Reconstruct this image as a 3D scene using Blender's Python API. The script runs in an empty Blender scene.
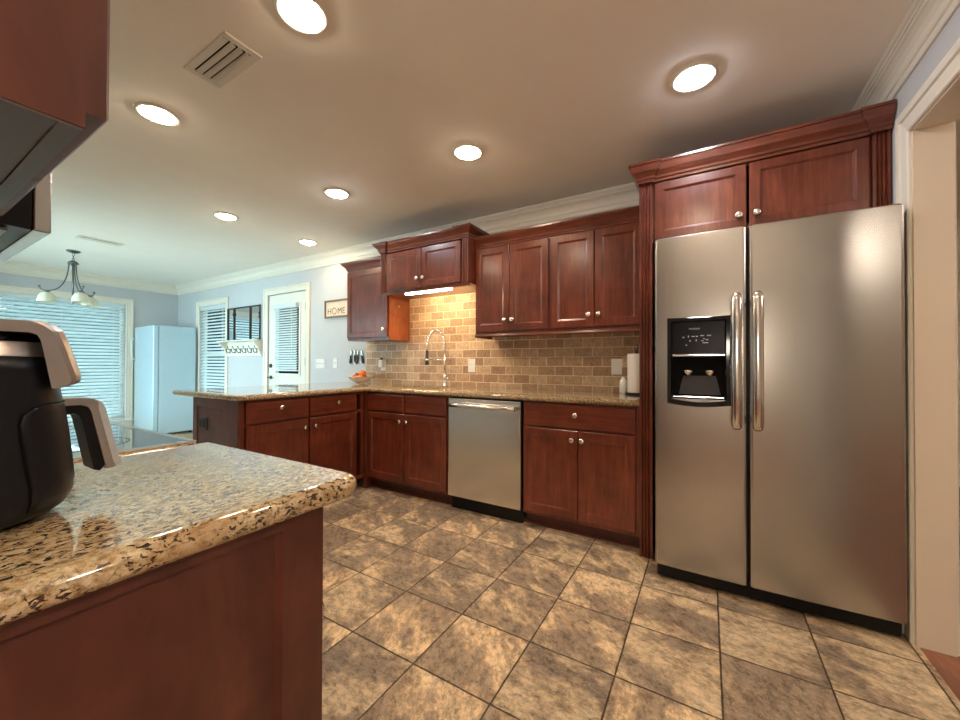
import bpy, bmesh, math, random
from mathutils import Vector, Matrix
random.seed(7)
S = bpy.context.scene
COL = S.collection
PI = math.pi
CEIL = 2.46
YB = 3.03      # back wall
YW = -0.15     # wall behind the near counter
XL = -8.0      # dining end wall
XR = 0.718      # right wall with the doorway

# ------------------------------------------------------------------ camera, world, exposure
cam_d = bpy.data.cameras.new('camera')
cam = bpy.data.objects.new('camera', cam_d)
COL.objects.link(cam)
cam_d.sensor_fit = 'HORIZONTAL'
cam_d.sensor_width = 36.0
cam_d.lens = 36.0 * 381.07 / 960.0
cam_d.clip_start = 0.02
_y, _p, _r = math.radians(30.808), math.radians(0.518), math.radians(0.165)
fw = Vector((-math.sin(_y) * math.cos(_p), math.cos(_y) * math.cos(_p), math.sin(_p)))
rt = Vector((math.cos(_y), math.sin(_y), 0))
up = rt.cross(fw)
rt2 = rt * math.cos(_r) + up * math.sin(_r)
up2 = -rt * math.sin(_r) + up * math.cos(_r)
cam.matrix_world = Matrix(((rt2.x, up2.x, -fw.x, 0), (rt2.y, up2.y, -fw.y, 0), (rt2.z, up2.z, -fw.z, 1.13), (0, 0, 0, 1)))
S.camera = cam

SKY_STRENGTH = 4.3
WARM_LAMP = 34.0
COOL_LAMP = 38.0
ADDED_GLOBE = 14.0
ADDED_TORCH = 10.5
w = bpy.data.worlds.new('daylight')
S.world = w
w.use_nodes = True
wn = w.node_tree
bg = wn.nodes['Background']
bg.inputs['Color'].default_value = (0.68, 0.90, 1.0, 1)
bg.inputs['Strength'].default_value = SKY_STRENGTH
S.view_settings.view_transform = 'Standard'
S.view_settings.look = 'None'
S.view_settings.exposure = 1.98
S.view_settings.gamma = 1.0
S.view_settings.use_curve_mapping = False

def portal(name, loc, rot, sx, sy):
    l = bpy.data.lights.new(name, 'AREA')
    l.shape = 'RECTANGLE'; l.size = sx; l.size_y = sy
    l.cycles.is_portal = True
    o = bpy.data.objects.new(name, l); COL.objects.link(o)
    o.location = loc; o.rotation_euler = rot
portal('window_portal', (XL - 0.14, 1.40, 1.15), (0, -PI / 2, 0), 1.85, 1.9)
portal('window_portal', (-6.785, YB + 0.14, 1.30), (-PI / 2, 0, 0), 0.85, 1.5)
portal('window_portal', (-5.95, YW - .14, 1.12), (PI / 2, 0, 0), 2.45, 1.95)  # sampling portal of the added front window
portal('window_portal', (-4.80, YB + 0.14, 1.44), (-PI / 2, 0, 0), 0.55, 0.95)

# ------------------------------------------------------------------ material helpers
def c8(r, g, b):
    def f(v):
        v /= 255.0
        return v / 12.92 if v <= 0.04045 else ((v + 0.055) / 1.055) ** 2.4
    return (f(r), f(g), f(b), 1.0)

class Mat:
    def __init__(s, name):
        s.m = bpy.data.materials.new(name); s.m.use_nodes = True
        s.t = s.m.node_tree; s.b = s.t.nodes['Principled BSDF']
    def n(s, typ, **kw):
        nd = s.t.nodes.new(typ)
        for k, v in kw.items():
            if k.startswith('i_'):
                key = k[2:].replace('_', ' ')
                nd.inputs[key].default_value = v
            else:
                setattr(nd, k, v)
        return nd
    def l(s, a, b): s.t.links.new(a, b)
    def coords(s, scale=(1, 1, 1), loc=(0, 0, 0), rot=(0, 0, 0)):
        tc = s.n('ShaderNodeTexCoord'); mp = s.n('ShaderNodeMapping')
        mp.inputs['Scale'].default_value = scale; mp.inputs['Location'].default_value = loc
        mp.inputs['Rotation'].default_value = rot
        s.l(tc.outputs['Object'], mp.inputs['Vector'])
        return mp.outputs['Vector']
    def ramp(s, src, stops, interp='LINEAR'):
        r = s.n('ShaderNodeValToRGB'); cr = r.color_ramp; cr.interpolation = interp
        while len(cr.elements) < len(stops): cr.elements.new(0.5)
        for e, (p, c) in zip(cr.elements, stops):
            e.position = p; e.color = c if len(c) == 4 else (*c, 1)
        s.l(src, r.inputs['Fac'])
        return r.outputs['Color']
    def mix(s, fac, a, b, mode='MIX'):
        m = s.n('ShaderNodeMix', data_type='RGBA', blend_type=mode)
        for sock, v in ((m.inputs['Factor'], fac), (m.inputs[6], a), (m.inputs[7], b)):
            if hasattr(v, 'links') or hasattr(v, 'is_linked'): s.l(v, sock)
            else: sock.default_value = v
        return m.outputs[2]
    def math(s, op, a, b=0.0):
        m = s.n('ShaderNodeMath', operation=op)
        for sock, v in ((m.inputs[0], a), (m.inputs[1], b)):
            if hasattr(v, 'is_linked'): s.l(v, sock)
            else: sock.default_value = v
        return m.outputs[0]
    def noise(s, vec, scale, detail=4, rough=0.55, dist=0.0):
        t = s.n('ShaderNodeTexNoise', i_Scale=scale, i_Detail=detail, i_Roughness=rough, i_Distortion=dist)
        s.l(vec, t.inputs['Vector']); return t
    def bump(s, h, strength=0.2, dist=0.01):
        b = s.n('ShaderNodeBump', i_Strength=strength, i_Distance=dist)
        s.l(h, b.inputs['Height']); s.l(b.outputs['Normal'], s.b.inputs['Normal'])
    def set(s, **kw):
        for k, v in kw.items(): s.b.inputs[k.replace('_', ' ')].default_value = v
        return s

def plain(name, col, rough=0.5, metal=0.0, coat=0.0, var=0.04, vscale=6.0, emis=None, estr=0.0, trans=0.0):
    m = Mat(name)
    m.set(Roughness=rough, Metallic=metal)
    m.b.inputs['Coat Weight'].default_value = coat
    v = m.coords()
    nz = m.noise(v, vscale, 3)
    c = m.ramp(nz.outputs['Fac'], [(0.3, tuple(x * (1 - var) for x in col[:3])), (0.7, tuple(min(1, x * (1 + var)) for x in col[:3]))])
    m.l(c, m.b.inputs['Base Color'])
    if emis:
        m.b.inputs['Emission Color'].default_value = emis
        m.b.inputs['Emission Strength'].default_value = estr
    if trans: m.b.inputs['Transmission Weight'].default_value = trans
    return m.m

def wood(name, scale, dark, mid, light, rough=0.3, coat=0.35):
    m = Mat(name); m.set(Roughness=rough)
    m.b.inputs['Coat Weight'].default_value = coat
    m.b.inputs['Coat Roughness'].default_value = 0.18
    v = m.coords(scale)
    n1 = m.noise(v, 3.0, 6, 0.6, 0.6)
    n2 = m.noise(m.coords((1, 1, 1)), 5.0, 3, 0.6, 0.3)
    c1 = m.ramp(n1.outputs['Fac'], [(0.25, dark), (0.55, mid), (0.8, light)])
    c2 = m.ramp(n2.outputs['Fac'], [(0.32, (0.62, 0.60, 0.60)), (0.68, (1.3, 1.36, 1.36))])
    m.l(m.mix(0.8, c1, c2, 'MULTIPLY'), m.b.inputs['Base Color'])
    return m.m

WD, WM_, WL = (0.100, 0.0175, 0.0085), (0.160, 0.033, 0.0145), (0.25, 0.065, 0.028)
M = {}
M['wood_v'] = wood('cherry_wood_upright_grain', (14, 14, 1.1), WD, WM_, WL)
M['wood_h'] = wood('cherry_wood_level_grain', (1.1, 1.1, 16), WD, WM_, WL)
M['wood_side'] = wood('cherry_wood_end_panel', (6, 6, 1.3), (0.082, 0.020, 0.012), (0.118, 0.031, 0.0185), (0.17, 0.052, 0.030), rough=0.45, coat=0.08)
M['wood_orange'] = wood('light_cherry_veneer', (8, 8, 1.5), (0.22, 0.05, 0.014), (0.30, 0.075, 0.022), (0.38, 0.105, 0.034), rough=0.35)
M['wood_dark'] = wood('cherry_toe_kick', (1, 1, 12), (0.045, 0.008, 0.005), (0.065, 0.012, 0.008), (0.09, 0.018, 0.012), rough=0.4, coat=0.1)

def granite():
    m = Mat('speckled_beige_granite'); m.set(Roughness=0.09)
    m.b.inputs['Specular IOR Level'].default_value = 0.75
    m.b.inputs['Coat Weight'].default_value = 0.6
    m.b.inputs['Coat Roughness'].default_value = 0.03
    v = m.coords((1, 0.72, 1), rot=(0, 0, 0.5))
    n1 = m.noise(v, 95, 5, 0.75, 0.3)
    base = m.ramp(n1.outputs['Fac'], [(0.32, c8(98, 74, 48)), (0.42, c8(158, 128, 88)), (0.54, c8(200, 178, 140)), (0.72, c8(226, 212, 184))])
    n2 = m.noise(v, 14, 4, 0.6, 0.5)
    base = m.mix(m.ramp(n2.outputs['Fac'], [(0.45, (0, 0, 0)), (0.68, (0.6, 0.6, 0.6))]), base, c8(176, 140, 96))
    n3 = m.noise(v, 150, 3, 0.6, 0.6)
    n4 = m.noise(v, 30, 2, 0.5)
    sp = m.math('MULTIPLY', m.ramp(n3.outputs['Fac'], [(0.545, (0, 0, 0)), (0.575, (1, 1, 1))]), m.ramp(n4.outputs['Fac'], [(0.38, (0.25, 0.25, 0.25)), (0.5, (1, 1, 1))]))
    base = m.mix(sp, base, c8(48, 34, 26))
    m.l(base, m.b.inputs['Base Color'])
    return m.m
M['granite'] = granite()

def slate():
    m = Mat('slate_look_floor_tile'); T = 0.331
    m.set(Roughness=0.42)
    m.b.inputs['Specular IOR Level'].default_value = 0.4
    tc = m.n('ShaderNodeTexCoord'); sp = m.n('ShaderNodeSeparateXYZ'); m.l(tc.outputs['Object'], sp.inputs[0])
    u = m.math('DIVIDE', m.math('ADD', sp.outputs[0], 0.29 + T * 40), T)
    v = m.math('DIVIDE', m.math('ADD', sp.outputs[1], -1.113 + T * 40), T)
    fu, fv = m.math('FRACT', u), m.math('FRACT', v)
    iu, iv = m.math('FLOOR', u), m.math('FLOOR', v)
    def edge(f): return m.math('MINIMUM', f, m.math('SUBTRACT', 1.0, f))
    e = m.math('MINIMUM', edge(fu), edge(fv))
    wob = m.noise(tc.outputs['Object'], 30, 2)
    e2 = m.math('ADD', e, m.math('MULTIPLY', m.math('SUBTRACT', wob.outputs['Fac'], 0.5), 0.012))
    grout = m.ramp(e2, [(0.004, (1, 1, 1)), (0.011, (0, 0, 0))])
    cid = m.n('ShaderNodeCombineXYZ'); m.l(iu, cid.inputs[0]); m.l(iv, cid.inputs[1])
    wn_ = m.n('ShaderNodeTexWhiteNoise', noise_dimensions='3D'); m.l(cid.outputs[0], wn_.inputs['Vector'])
    # each tile samples its own patch of stone
    vm = m.n('ShaderNodeVectorMath', operation='MULTIPLY_ADD')
    m.l(wn_.outputs['Color'], vm.inputs[0]); vm.inputs[1].default_value = (37, 29, 23); m.l(tc.outputs['Object'], vm.inputs[2])
    rot = m.n('ShaderNodeVectorRotate', rotation_type='Z_AXIS'); m.l(vm.outputs[0], rot.inputs['Vector']); m.l(m.math('MULTIPLY', wn_.outputs['Value'], 1.2), rot.inputs['Angle'])
    mp = m.n('ShaderNodeMapping'); mp.inputs['Scale'].default_value = (1.0, 1.5, 1); m.l(rot.outputs[0], mp.inputs['Vector'])
    big = m.noise(mp.outputs[0], 3.0, 10, 0.66, 0.35)
    fine = m.noise(mp.outputs[0], 20, 9, 0.82, 0.0)
    vein = m.noise(mp.outputs[0], 8, 10, 0.75, 0.0)
    c = m.ramp(big.outputs['Fac'], [(0.30, c8(132, 116, 100)), (0.46, c8(154, 134, 114)), (0.51, c8(184, 158, 128)), (0.55, c8(220, 194, 156)), (0.75, c8(234, 212, 178))])
    c = m.mix(0.9, c, m.ramp(fine.outputs['Fac'], [(0.37, (0.30, 0.25, 0.20)), (0.45, (0.72, 0.69, 0.66)), (0.50, (0.98, 0.98, 0.98)), (0.57, (1.32, 1.30, 1.26))]), 'MULTIPLY')
    vr = m.ramp(vein.outputs['Fac'], [(0.482, (0, 0, 0)), (0.5, (1, 1, 1)), (0.518, (0, 0, 0))])
    c = m.mix(m.math('MULTIPLY', vr, 0.42), c, c8(226, 206, 172))
    tint = m.ramp(wn_.outputs['Value'], [(0.0, (0.78, 0.79, 0.80)), (1.0, (1.12, 1.09, 1.02))])
    c = m.mix(0.9, c, tint, 'MULTIPLY')
    c = m.mix(grout, c, c8(84, 66, 48))
    m.l(c, m.b.inputs['Base Color'])
    h = m.math('ADD', m.math('MULTIPLY', big.outputs['Fac'], 0.5), m.math('MULTIPLY', fine.outputs['Fac'], 0.6))
    h = m.math('SUBTRACT', h, m.math('MULTIPLY', grout, 0.6))
    m.bump(h, 0.9, 0.012)
    return m.m
M['slate'] = slate()

def travertine():
    m = Mat('travertine_brick_backsplash'); m.set(Roughness=0.6)
    tc = m.n('ShaderNodeTexCoord'); sp = m.n('ShaderNodeSeparateXYZ'); cb = m.n('ShaderNodeCombineXYZ')
    m.l(tc.outputs['Object'], sp.inputs[0]); m.l(m.math('ADD', sp.outputs[0], 20.0), cb.inputs[0]); m.l(m.math('ADD', sp.outputs[2], 9.232), cb.inputs[1])
    wv = m.noise(tc.outputs['Object'], 25, 2)
    vm = m.n('ShaderNodeVectorMath', operation='MULTIPLY_ADD'); m.l(wv.outputs['Color'], vm.inputs[0]); vm.inputs[1].default_value = (0.006, 0.006, 0); m.l(cb.outputs[0], vm.inputs[2])
    br = m.n('ShaderNodeTexBrick', offset=0.5, i_Scale=1.0, i_Mortar_Size=0.0036, i_Mortar_Smooth=0.3, i_Brick_Width=0.152, i_Row_Height=0.0755, i_Bias=0.0)
    br.inputs['Color1'].default_value = (0, 0, 0, 1); br.inputs['Color2'].default_value = (1, 1, 1, 1); br.inputs['Mortar'].default_value = (0.5, 0.5, 0.5, 1)
    m.l(vm.outputs[0], br.inputs['Vector'])
    bc = m.ramp(br.outputs['Color'], [(0.0, c8(158, 128, 100)), (0.35, c8(178, 148, 118)), (0.7, c8(190, 162, 130)), (1.0, c8(206, 180, 148))])
    n = m.noise(tc.outputs['Object'], 38, 6, 0.7, 1.0)
    bc = m.mix(0.85, bc, m.ramp(n.outputs['Fac'], [(0.32, (0.5, 0.44, 0.38)), (0.47, (0.92, 0.9, 0.87)), (0.68, (1.2, 1.2, 1.2))]), 'MULTIPLY')
    c = m.mix(br.outputs['Fac'], bc, c8(226, 206, 176))
    m.l(c, m.b.inputs['Base Color'])
    h = m.math('SUBTRACT', m.math('MULTIPLY', n.outputs['Fac'], 0.35), br.outputs['Fac'])
    m.bump(h, 0.5, 0.006)
    return m.m
M['travertine'] = travertine()

def steel(name, col, rough, scale=(2, 2, 260)):
    m = Mat(name); m.set(Metallic=1.0, Roughness=rough)
    n = m.noise(m.coords(scale), 3, 4, 0.6)
    m.l(m.ramp(n.outputs['Fac'], [(0.3, tuple(x * 0.985 for x in col)), (0.7, tuple(min(1, x * 1.015) for x in col))]), m.b.inputs['Base Color'])
    m.l(m.ramp(n.outputs['Fac'], [(0.2, (rough - 0.006,) * 3), (0.8, (rough + 0.006,) * 3)]), m.b.inputs['Roughness'])
    return m.m
M['steel'] = steel('brushed_stainless_steel', (0.47, 0.455, 0.435), 0.26, (1.0, 1.0, 700))
M['steel_light'] = steel('light_brushed_stainless', (0.68, 0.66, 0.63), 0.24, (700, 1, 1))
M['steel_h'] = steel('polished_stainless_steel', (0.72, 0.70, 0.67), 0.16, (30, 30, 30))
M['nickel'] = plain('satin_nickel', (0.78, 0.75, 0.70), 0.22, 1.0)
M['chrome'] = plain('bright_chrome', (0.85, 0.85, 0.85), 0.08, 1.0)
M['champagne'] = plain('champagne_metallic_plastic', (0.42, 0.385, 0.365), 0.32, 0.7)
M['black'] = plain('black_plastic', (0.006, 0.006, 0.007), 0.4)
M['black_gloss'] = plain('black_gloss_plastic', (0.006, 0.006, 0.008), 0.08, coat=0.5)
M['fryer_black'] = plain('matt_charcoal_plastic', (0.007, 0.0078, 0.011), 0.38, vscale=200, var=0.25)
M['panel_black'] = plain('satin_black_panel', (0.004, 0.004, 0.008), 0.25)
M['void'] = plain('dull_black_liner', (0.004, 0.004, 0.005), 0.6)
M['grey_dark'] = plain('dark_grey_plastic', (0.05, 0.05, 0.055), 0.4)
M['glass_top'] = plain('black_ceramic_glass', (0.02, 0.03, 0.035), 0.03, coat=1.0)
M['wall'] = plain('pale_blue_grey_wall_paint', c8(192, 194, 196), 0.75, var=0.015)
M['wall_cream'] = plain('cream_wall_paint', c8(236, 226, 206), 0.75, var=0.015)
M['ceiling'] = plain('matt_cream_ceiling_paint', c8(242, 236, 226), 0.85, var=0.012)
M['trim'] = plain('cream_gloss_trim_paint', c8(228, 222, 208), 0.4, var=0.01)
M['jamb'] = plain('tan_painted_jamb', c8(222, 208, 188), 0.5, var=0.01)
M['white'] = plain('white_plastic', c8(232, 232, 228), 0.3, var=0.01)
M['door_white'] = plain('white_door_paint', c8(226, 222, 212), 0.4, var=0.01)
M['freezer_blue_lit'] = plain('blue_lit_white_enamel', c8(176, 200, 212), 0.14, coat=0.3, var=0.01)  # blue of the daylight put into the white enamel's colour
M['paper'] = plain('white_paper', c8(240, 236, 230), 0.9, var=0.03, vscale=60)
M['mirror'] = plain('mirror_glass', (0.85, 0.9, 0.92), 0.03, 1.0, var=0.0)
M['vent'] = plain('cream_enamel', c8(222, 214, 200), 0.5, var=0.01)
M['bowl'] = plain('cream_ceramic', c8(226, 208, 188), 0.3, var=0.03)
M['enamel_door'] = plain('blue_lit_gloss_enamel', c8(176, 200, 212), 0.05, coat=1.0, var=0.005)  # door carries the same daylight blue in its base colour
M['orange'] = plain('orange_peel', c8(232, 120, 40), 0.45, var=0.2, vscale=20)
M['apple'] = plain('reddish_fruit_skin', c8(190, 70, 40), 0.35, var=0.25, vscale=20)
M['sign_face'] = plain('whitewashed_sign_board', c8(222, 206, 184), 0.8, var=0.06, vscale=15)
M['sign_frame'] = plain('weathered_wood_frame', c8(128, 104, 80), 0.7, var=0.15, vscale=40)
M['sign_ink'] = plain('grey_brown_sign_paint', c8(120, 96, 70), 0.8)
M['label_ink'] = plain('pale_grey_print', c8(190, 190, 196), 0.6)
M['grey_metal'] = plain('dull_grey_metal', (0.30, 0.30, 0.30), 0.4, 0.6)
M['pewter'] = plain('dark_pewter', (0.16, 0.16, 0.155), 0.3, 0.9)
M['bronze'] = plain('dark_bronze', (0.05, 0.045, 0.04), 0.35, 0.8)
M['shade'] = plain('frosted_shade_glass', c8(206, 206, 184), 0.35, var=0.03)
M['outlet_brown'] = plain('dark_brown_plastic', (0.035, 0.012, 0.009), 0.35)
M['grass'] = plain('lawn_green', c8(66, 92, 70), 0.9, var=0.3)
M['bounce_ground'] = plain('pale_bounce_ground', c8(205, 205, 200), 0.9, var=0.1)
M['hedge'] = plain('dark_green_leaves', c8(26, 38, 36), 0.9, var=0.5, vscale=3)
M['underside'] = plain('grey_brown_laminate', c8(92, 82, 78), 0.45)
M['woodfloor'] = wood('red_brown_wood_floor', (16, 1.2, 1), (0.17, 0.052, 0.027), (0.25, 0.085, 0.042), (0.34, 0.125, 0.065), 0.28, 0.3)
M['door_glass_frame'] = M['door_white']

for k_, v_ in (('black', .25), ('panel_black', .12), ('void', .1), ('fryer_black', .3), ('grey_dark', .3), ('black_gloss', .35)):
    M[k_].node_tree.nodes['Principled BSDF'].inputs['Specular IOR Level'].default_value = v_
M['black_gloss'].node_tree.nodes['Principled BSDF'].inputs['Coat Weight'].default_value = 0.15
def blind_mat():
    m = Mat('white_blind_slat'); m.set(Roughness=0.5)
    m.b.inputs['Base Color'].default_value = c8(236, 240, 240)
    tr = m.n('ShaderNodeBsdfTranslucent'); tr.inputs['Color'].default_value = (0.75, 0.85, 0.88, 1)
    mx = m.n('ShaderNodeMixShader'); mx.inputs[0].default_value = 0.35
    m.l(m.b.outputs[0], mx.inputs[1]); m.l(tr.outputs[0], mx.inputs[2])
    m.l(mx.outputs[0], m.t.nodes['Material Output'].inputs['Surface'])
    return m.m
M['blind'] = blind_mat()
def pane_mat():
    m = Mat('window_pane_glass')
    t = m.n('ShaderNodeBsdfTransparent'); t.inputs['Color'].default_value = (0.92, 0.97, 0.97, 1)
    g = m.n('ShaderNodeBsdfGlossy'); g.inputs['Roughness'].default_value = 0.02
    f = m.n('ShaderNodeFresnel'); f.inputs['IOR'].default_value = 1.3
    mx = m.n('ShaderNodeMixShader'); m.l(f.outputs[0], mx.inputs[0]); m.l(t.outputs[0], mx.inputs[1]); m.l(g.outputs[0], mx.inputs[2])
    m.l(mx.outputs[0], m.t.nodes['Material Output'].inputs['Surface'])
    return m.m
M['pane'] = pane_mat()
def emit(name, col, s):
    m = Mat(name); m.b.inputs['Base Color'].default_value = (0.8, 0.8, 0.8, 1)
    m.b.inputs['Emission Color'].default_value = (*col, 1); m.b.inputs['Emission Strength'].default_value = s
    return m.m
M['lamp_warm'] = emit('warm_lamp_lens', (1.0, 0.79, 0.56), WARM_LAMP)
M['lamp_cool'] = emit('cool_lamp_lens', (0.93, 0.93, 1.0), COOL_LAMP)
M['added_globe'] = emit('added_opal_globe', (1.0, .87, .72), ADDED_GLOBE)
M['added_torch'] = emit('added_opal_bowl', (1.0, .86, .70), ADDED_TORCH)
M['strip'] = emit('warm_strip_lamp', (1.0, 0.74, 0.42), 24.0)

# ------------------------------------------------------------------ mesh helpers
def nb(): return bmesh.new()
def box(bm, x0, x1, y0, y1, z0, z1, bev=0.0, seg=1):
    r = bmesh.ops.create_cube(bm, size=1.0)
    vs = r['verts']
    for v in vs:
        v.co = Vector((x0 + (v.co.x + .5) * (x1 - x0), y0 + (v.co.y + .5) * (y1 - y0), z0 + (v.co.z + .5) * (z1 - z0)))
    if bev > 0:
        es = list({e for v in vs for e in v.link_edges})
        bmesh.ops.bevel(bm, geom=es, offset=bev, segments=seg, profile=0.5, affect='EDGES')
    return bm
def loft(bm, rings, cap=True, closed=True, smooth=True):
    vr = [[bm.verts.new(p) for p in r] for r in rings]
    n = len(vr[0])
    for a, b in zip(vr[:-1], vr[1:]):
        for i in range(n if closed else n - 1):
            j = (i + 1) % n
            f = bm.faces.new((a[i], a[j], b[j], b[i])); f.smooth = smooth
    if cap:
        bm.faces.new(list(reversed(vr[0]))); bm.faces.new(vr[-1])
    return vr
def frame_of(d):
    d = d.normalized(); a = Vector((0, 0, 1)) if abs(d.z) < 0.9 else Vector((1, 0, 0))
    u = d.cross(a).normalized(); return u, u.cross(d).normalized()
def cyl(bm, p0, p1, r0, r1=None, n=20, smooth=True):
    r1 = r0 if r1 is None else r1
    p0, p1 = Vector(p0), Vector(p1); u, v = frame_of(p1 - p0)
    ring = lambda p, r: [p + (u * math.cos(2 * PI * i / n) + v * math.sin(2 * PI * i / n)) * r for i in range(n)]
    loft(bm, [ring(p0, r0), ring(p1, r1)], smooth=smooth); return bm
def lathe(bm, prof, c=(0, 0, 0), axis=(0, 0, 1), n=24, cap=True):
    c = Vector(c); ax = Vector(axis).normalized(); u, v = frame_of(ax)
    loft(bm, [[c + ax * h + (u * math.cos(2 * PI * i / n) + v * math.sin(2 * PI * i / n)) * max(r, 1e-4) for i in range(n)] for r, h in prof], cap=cap)
    return bm
def tube(bm, pts, r, n=10, rv=None):
    pts = [Vector(p) for p in pts]; rings = []
    u = None
    for i, p in enumerate(pts):
        d = (pts[min(i + 1, len(pts) - 1)] - pts[max(i - 1, 0)]).normalized()
        if u is None: u, v = frame_of(d)
        else:
            u = (u - d * u.dot(d)).normalized(); v = u.cross(d) * -1
            v = d.cross(u) * -1
        rr = rv[i] if rv else r
        rings.append([p + (u * math.cos(2 * PI * k / n) + v * math.sin(2 * PI * k / n)) * rr for k in range(n)])
    loft(bm, rings); return bm
def bez(p0, p1, p2, p3, n=12):
    p0, p1, p2, p3 = map(Vector, (p0, p1, p2, p3)); o = []
    for i in range(n + 1):
        t = i / n; o.append(p0 * (1 - t) ** 3 + p1 * 3 * t * (1 - t) ** 2 + p2 * 3 * t * t * (1 - t) + p3 * t ** 3)
    return o
def rects(bm, x0, x1, z0, z1, loops, back=True):
    """concentric rectangles in the xz plane: loops of (inset, y)"""
    rings = [[Vector((x0 + i, y, z0 + i)), Vector((x1 - i, y, z0 + i)), Vector((x1 - i, y, z1 - i)), Vector((x0 + i, y, z1 - i))] for i, y in loops]
    vr = [[bm.verts.new(p) for p in r] for r in rings]
    for a, b in zip(vr[:-1], vr[1:]):
        for i in range(4):
            j = (i + 1) % 4; bm.faces.new((a[i], a[j], b[j], b[i]))
    bm.faces.new(vr[-1])
    if back: bm.faces.new(list(reversed(vr[0])))
    return bm
def shaker(w_, h_, t=0.02, fr=0.055):
    bm = nb()
    rects(bm, 0, w_, 0, h_, [(0, 0), (0, -t + .003), (.003, -t), (fr - .006, -t), (fr, -t + .003), (fr + .001, -t + .006), (fr + .008, -t + .009)])
    return bm
def slab(w_, h_, t=0.02):
    bm = nb(); rects(bm, 0, w_, 0, h_, [(0, 0), (0, -t + .006), (.004, -t + .001), (.008, -t)]); return bm
def knob_bm(d=0.026):
    bm = nb()
    lathe(bm, [(.008, 0), (.0065, .004), (.0065, .012), (.012, .015), (.0175, .019), (.0185, .0235), (.015, .028), (.007, .030), (.001, .0305)], axis=(0, -1, 0), n=18)
    return bm
def sweep(bm, path, prof, closed=False, cap=True, smooth=False):
    """path: xy points, profile: (outward, z); outward is to the right of travel"""
    n = len(path); pts = [Vector((p[0], p[1], 0)) for p in path]; rings = []
    for i in range(n):
        if closed: a, b = pts[i] - pts[i - 1], pts[(i + 1) % n] - pts[i]
        else:
            a = pts[i] - pts[i - 1] if i else pts[1] - pts[0]
            b = pts[i + 1] - pts[i] if i < n - 1 else pts[-1] - pts[-2]
        a.normalize(); b.normalize()
        na, nb_ = Vector((a.y, -a.x, 0)), Vector((b.y, -b.x, 0))
        m = (na + nb_); m = m / max(0.25, m.dot(na))
        rings.append([pts[i] + m * o + Vector((0, 0, z)) for o, z in prof])
    if closed: rings.append(rings[0])
    vr = [[bm.verts.new(p) for p in r] for r in (rings[:-1] if closed else rings)]
    if closed: vr.append(vr[0])
    for a, b in zip(vr[:-1], vr[1:]):
        for k in range(len(prof) - 1):
            f = bm.faces.new((a[k], a[k + 1], b[k + 1], b[k])); f.smooth = smooth
    if cap and not closed:
        bm.faces.new(vr[0]); bm.faces.new(list(reversed(vr[-1])))
    return vr
def rounded(pts, rad, n=6):
    """round polygon corners; rad may be a dict index->radius"""
    out = []; m = len(pts)
    for i, p in enumerate(pts):
        r = rad.get(i, 0) if isinstance(rad, dict) else rad
        p = Vector((*p, 0)); a = Vector((*pts[i - 1], 0)); b = Vector((*pts[(i + 1) % m], 0))
        if r <= 0: out.append((p.x, p.y)); continue
        da, db = (a - p).normalized(), (b - p).normalized()
        ang = da.angle(db); k = r / math.tan(ang / 2)
        q0, q1 = p + da * k, p + db * k
        c = p + (da + db).normalized() * (r / math.sin(ang / 2))
        v0, v1 = q0 - c, q1 - c; th = v0.angle(v1)
        for s in range(n + 1):
            t = s / n; v = (v0 * math.sin((1 - t) * th) + v1 * math.sin(t * th)) / math.sin(th)
            out.append((c.x + v.x, c.y + v.y))
    return out
def prism(bm, poly, z0, z1, axis='z', smooth=False):
    f = {'z': lambda p, h: Vector((p[0], p[1], h)), 'x': lambda p, h: Vector((h, p[0], p[1])), 'y': lambda p, h: Vector((p[0], h, p[1]))}[axis]
    loft(bm, [[f(p, z0) for p in poly], [f(p, z1) for p in poly]], smooth=smooth); return bm
def slab_top(outline, z0, z1, holes=(), nose=None):
    """countertop with rounded nose along its outline (clockwise, outward to the left of travel is handled)"""
    bm = nb(); t = z1 - z0; r = t / 2
    prof = [(-r * 0.9, z0)] + [(-r * 0.9 + r * 0.9 * math.sin(a), z0 + r - r * math.cos(a)) for a in [PI * k / 8 for k in range(1, 8)]] + [(-r * 0.9, z1)]
    area = sum(outline[i][0] * outline[(i + 1) % len(outline)][1] - outline[(i + 1) % len(outline)][0] * outline[i][1] for i in range(len(outline)))
    if area < 0: outline = outline[::-1]      # counter-clockwise: right of travel is outward
    vr = sweep(bm, outline, prof, closed=True, smooth=True)[:-1]
    for k, flip in ((0, True), (-1, False)):
        ring = [v[k] for v in vr]
        if not holes:
            bm.faces.new(ring if not flip else ring[::-1])
        else:
            es = [bm.edges.get((ring[i], ring[(i + 1) % len(ring)])) for i in range(len(ring))]
            for h in holes:
                z = z1 if not flip else z0
                hv = [bm.verts.new((p[0], p[1], z)) for p in h]
                es += [bm.edges.new((hv[i], hv[(i + 1) % len(hv)])) for i in range(len(hv))]
                if flip: low = hv
                else:
                    for i in range(len(hv)):
                        j = (i + 1) % len(hv); bm.faces.new((low[i], low[j], hv[j], hv[i]))
            bmesh.ops.triangle_fill(bm, edges=es, use_beauty=True)
    bmesh.ops.recalc_face_normals(bm, faces=bm.faces)
    return bm

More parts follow.
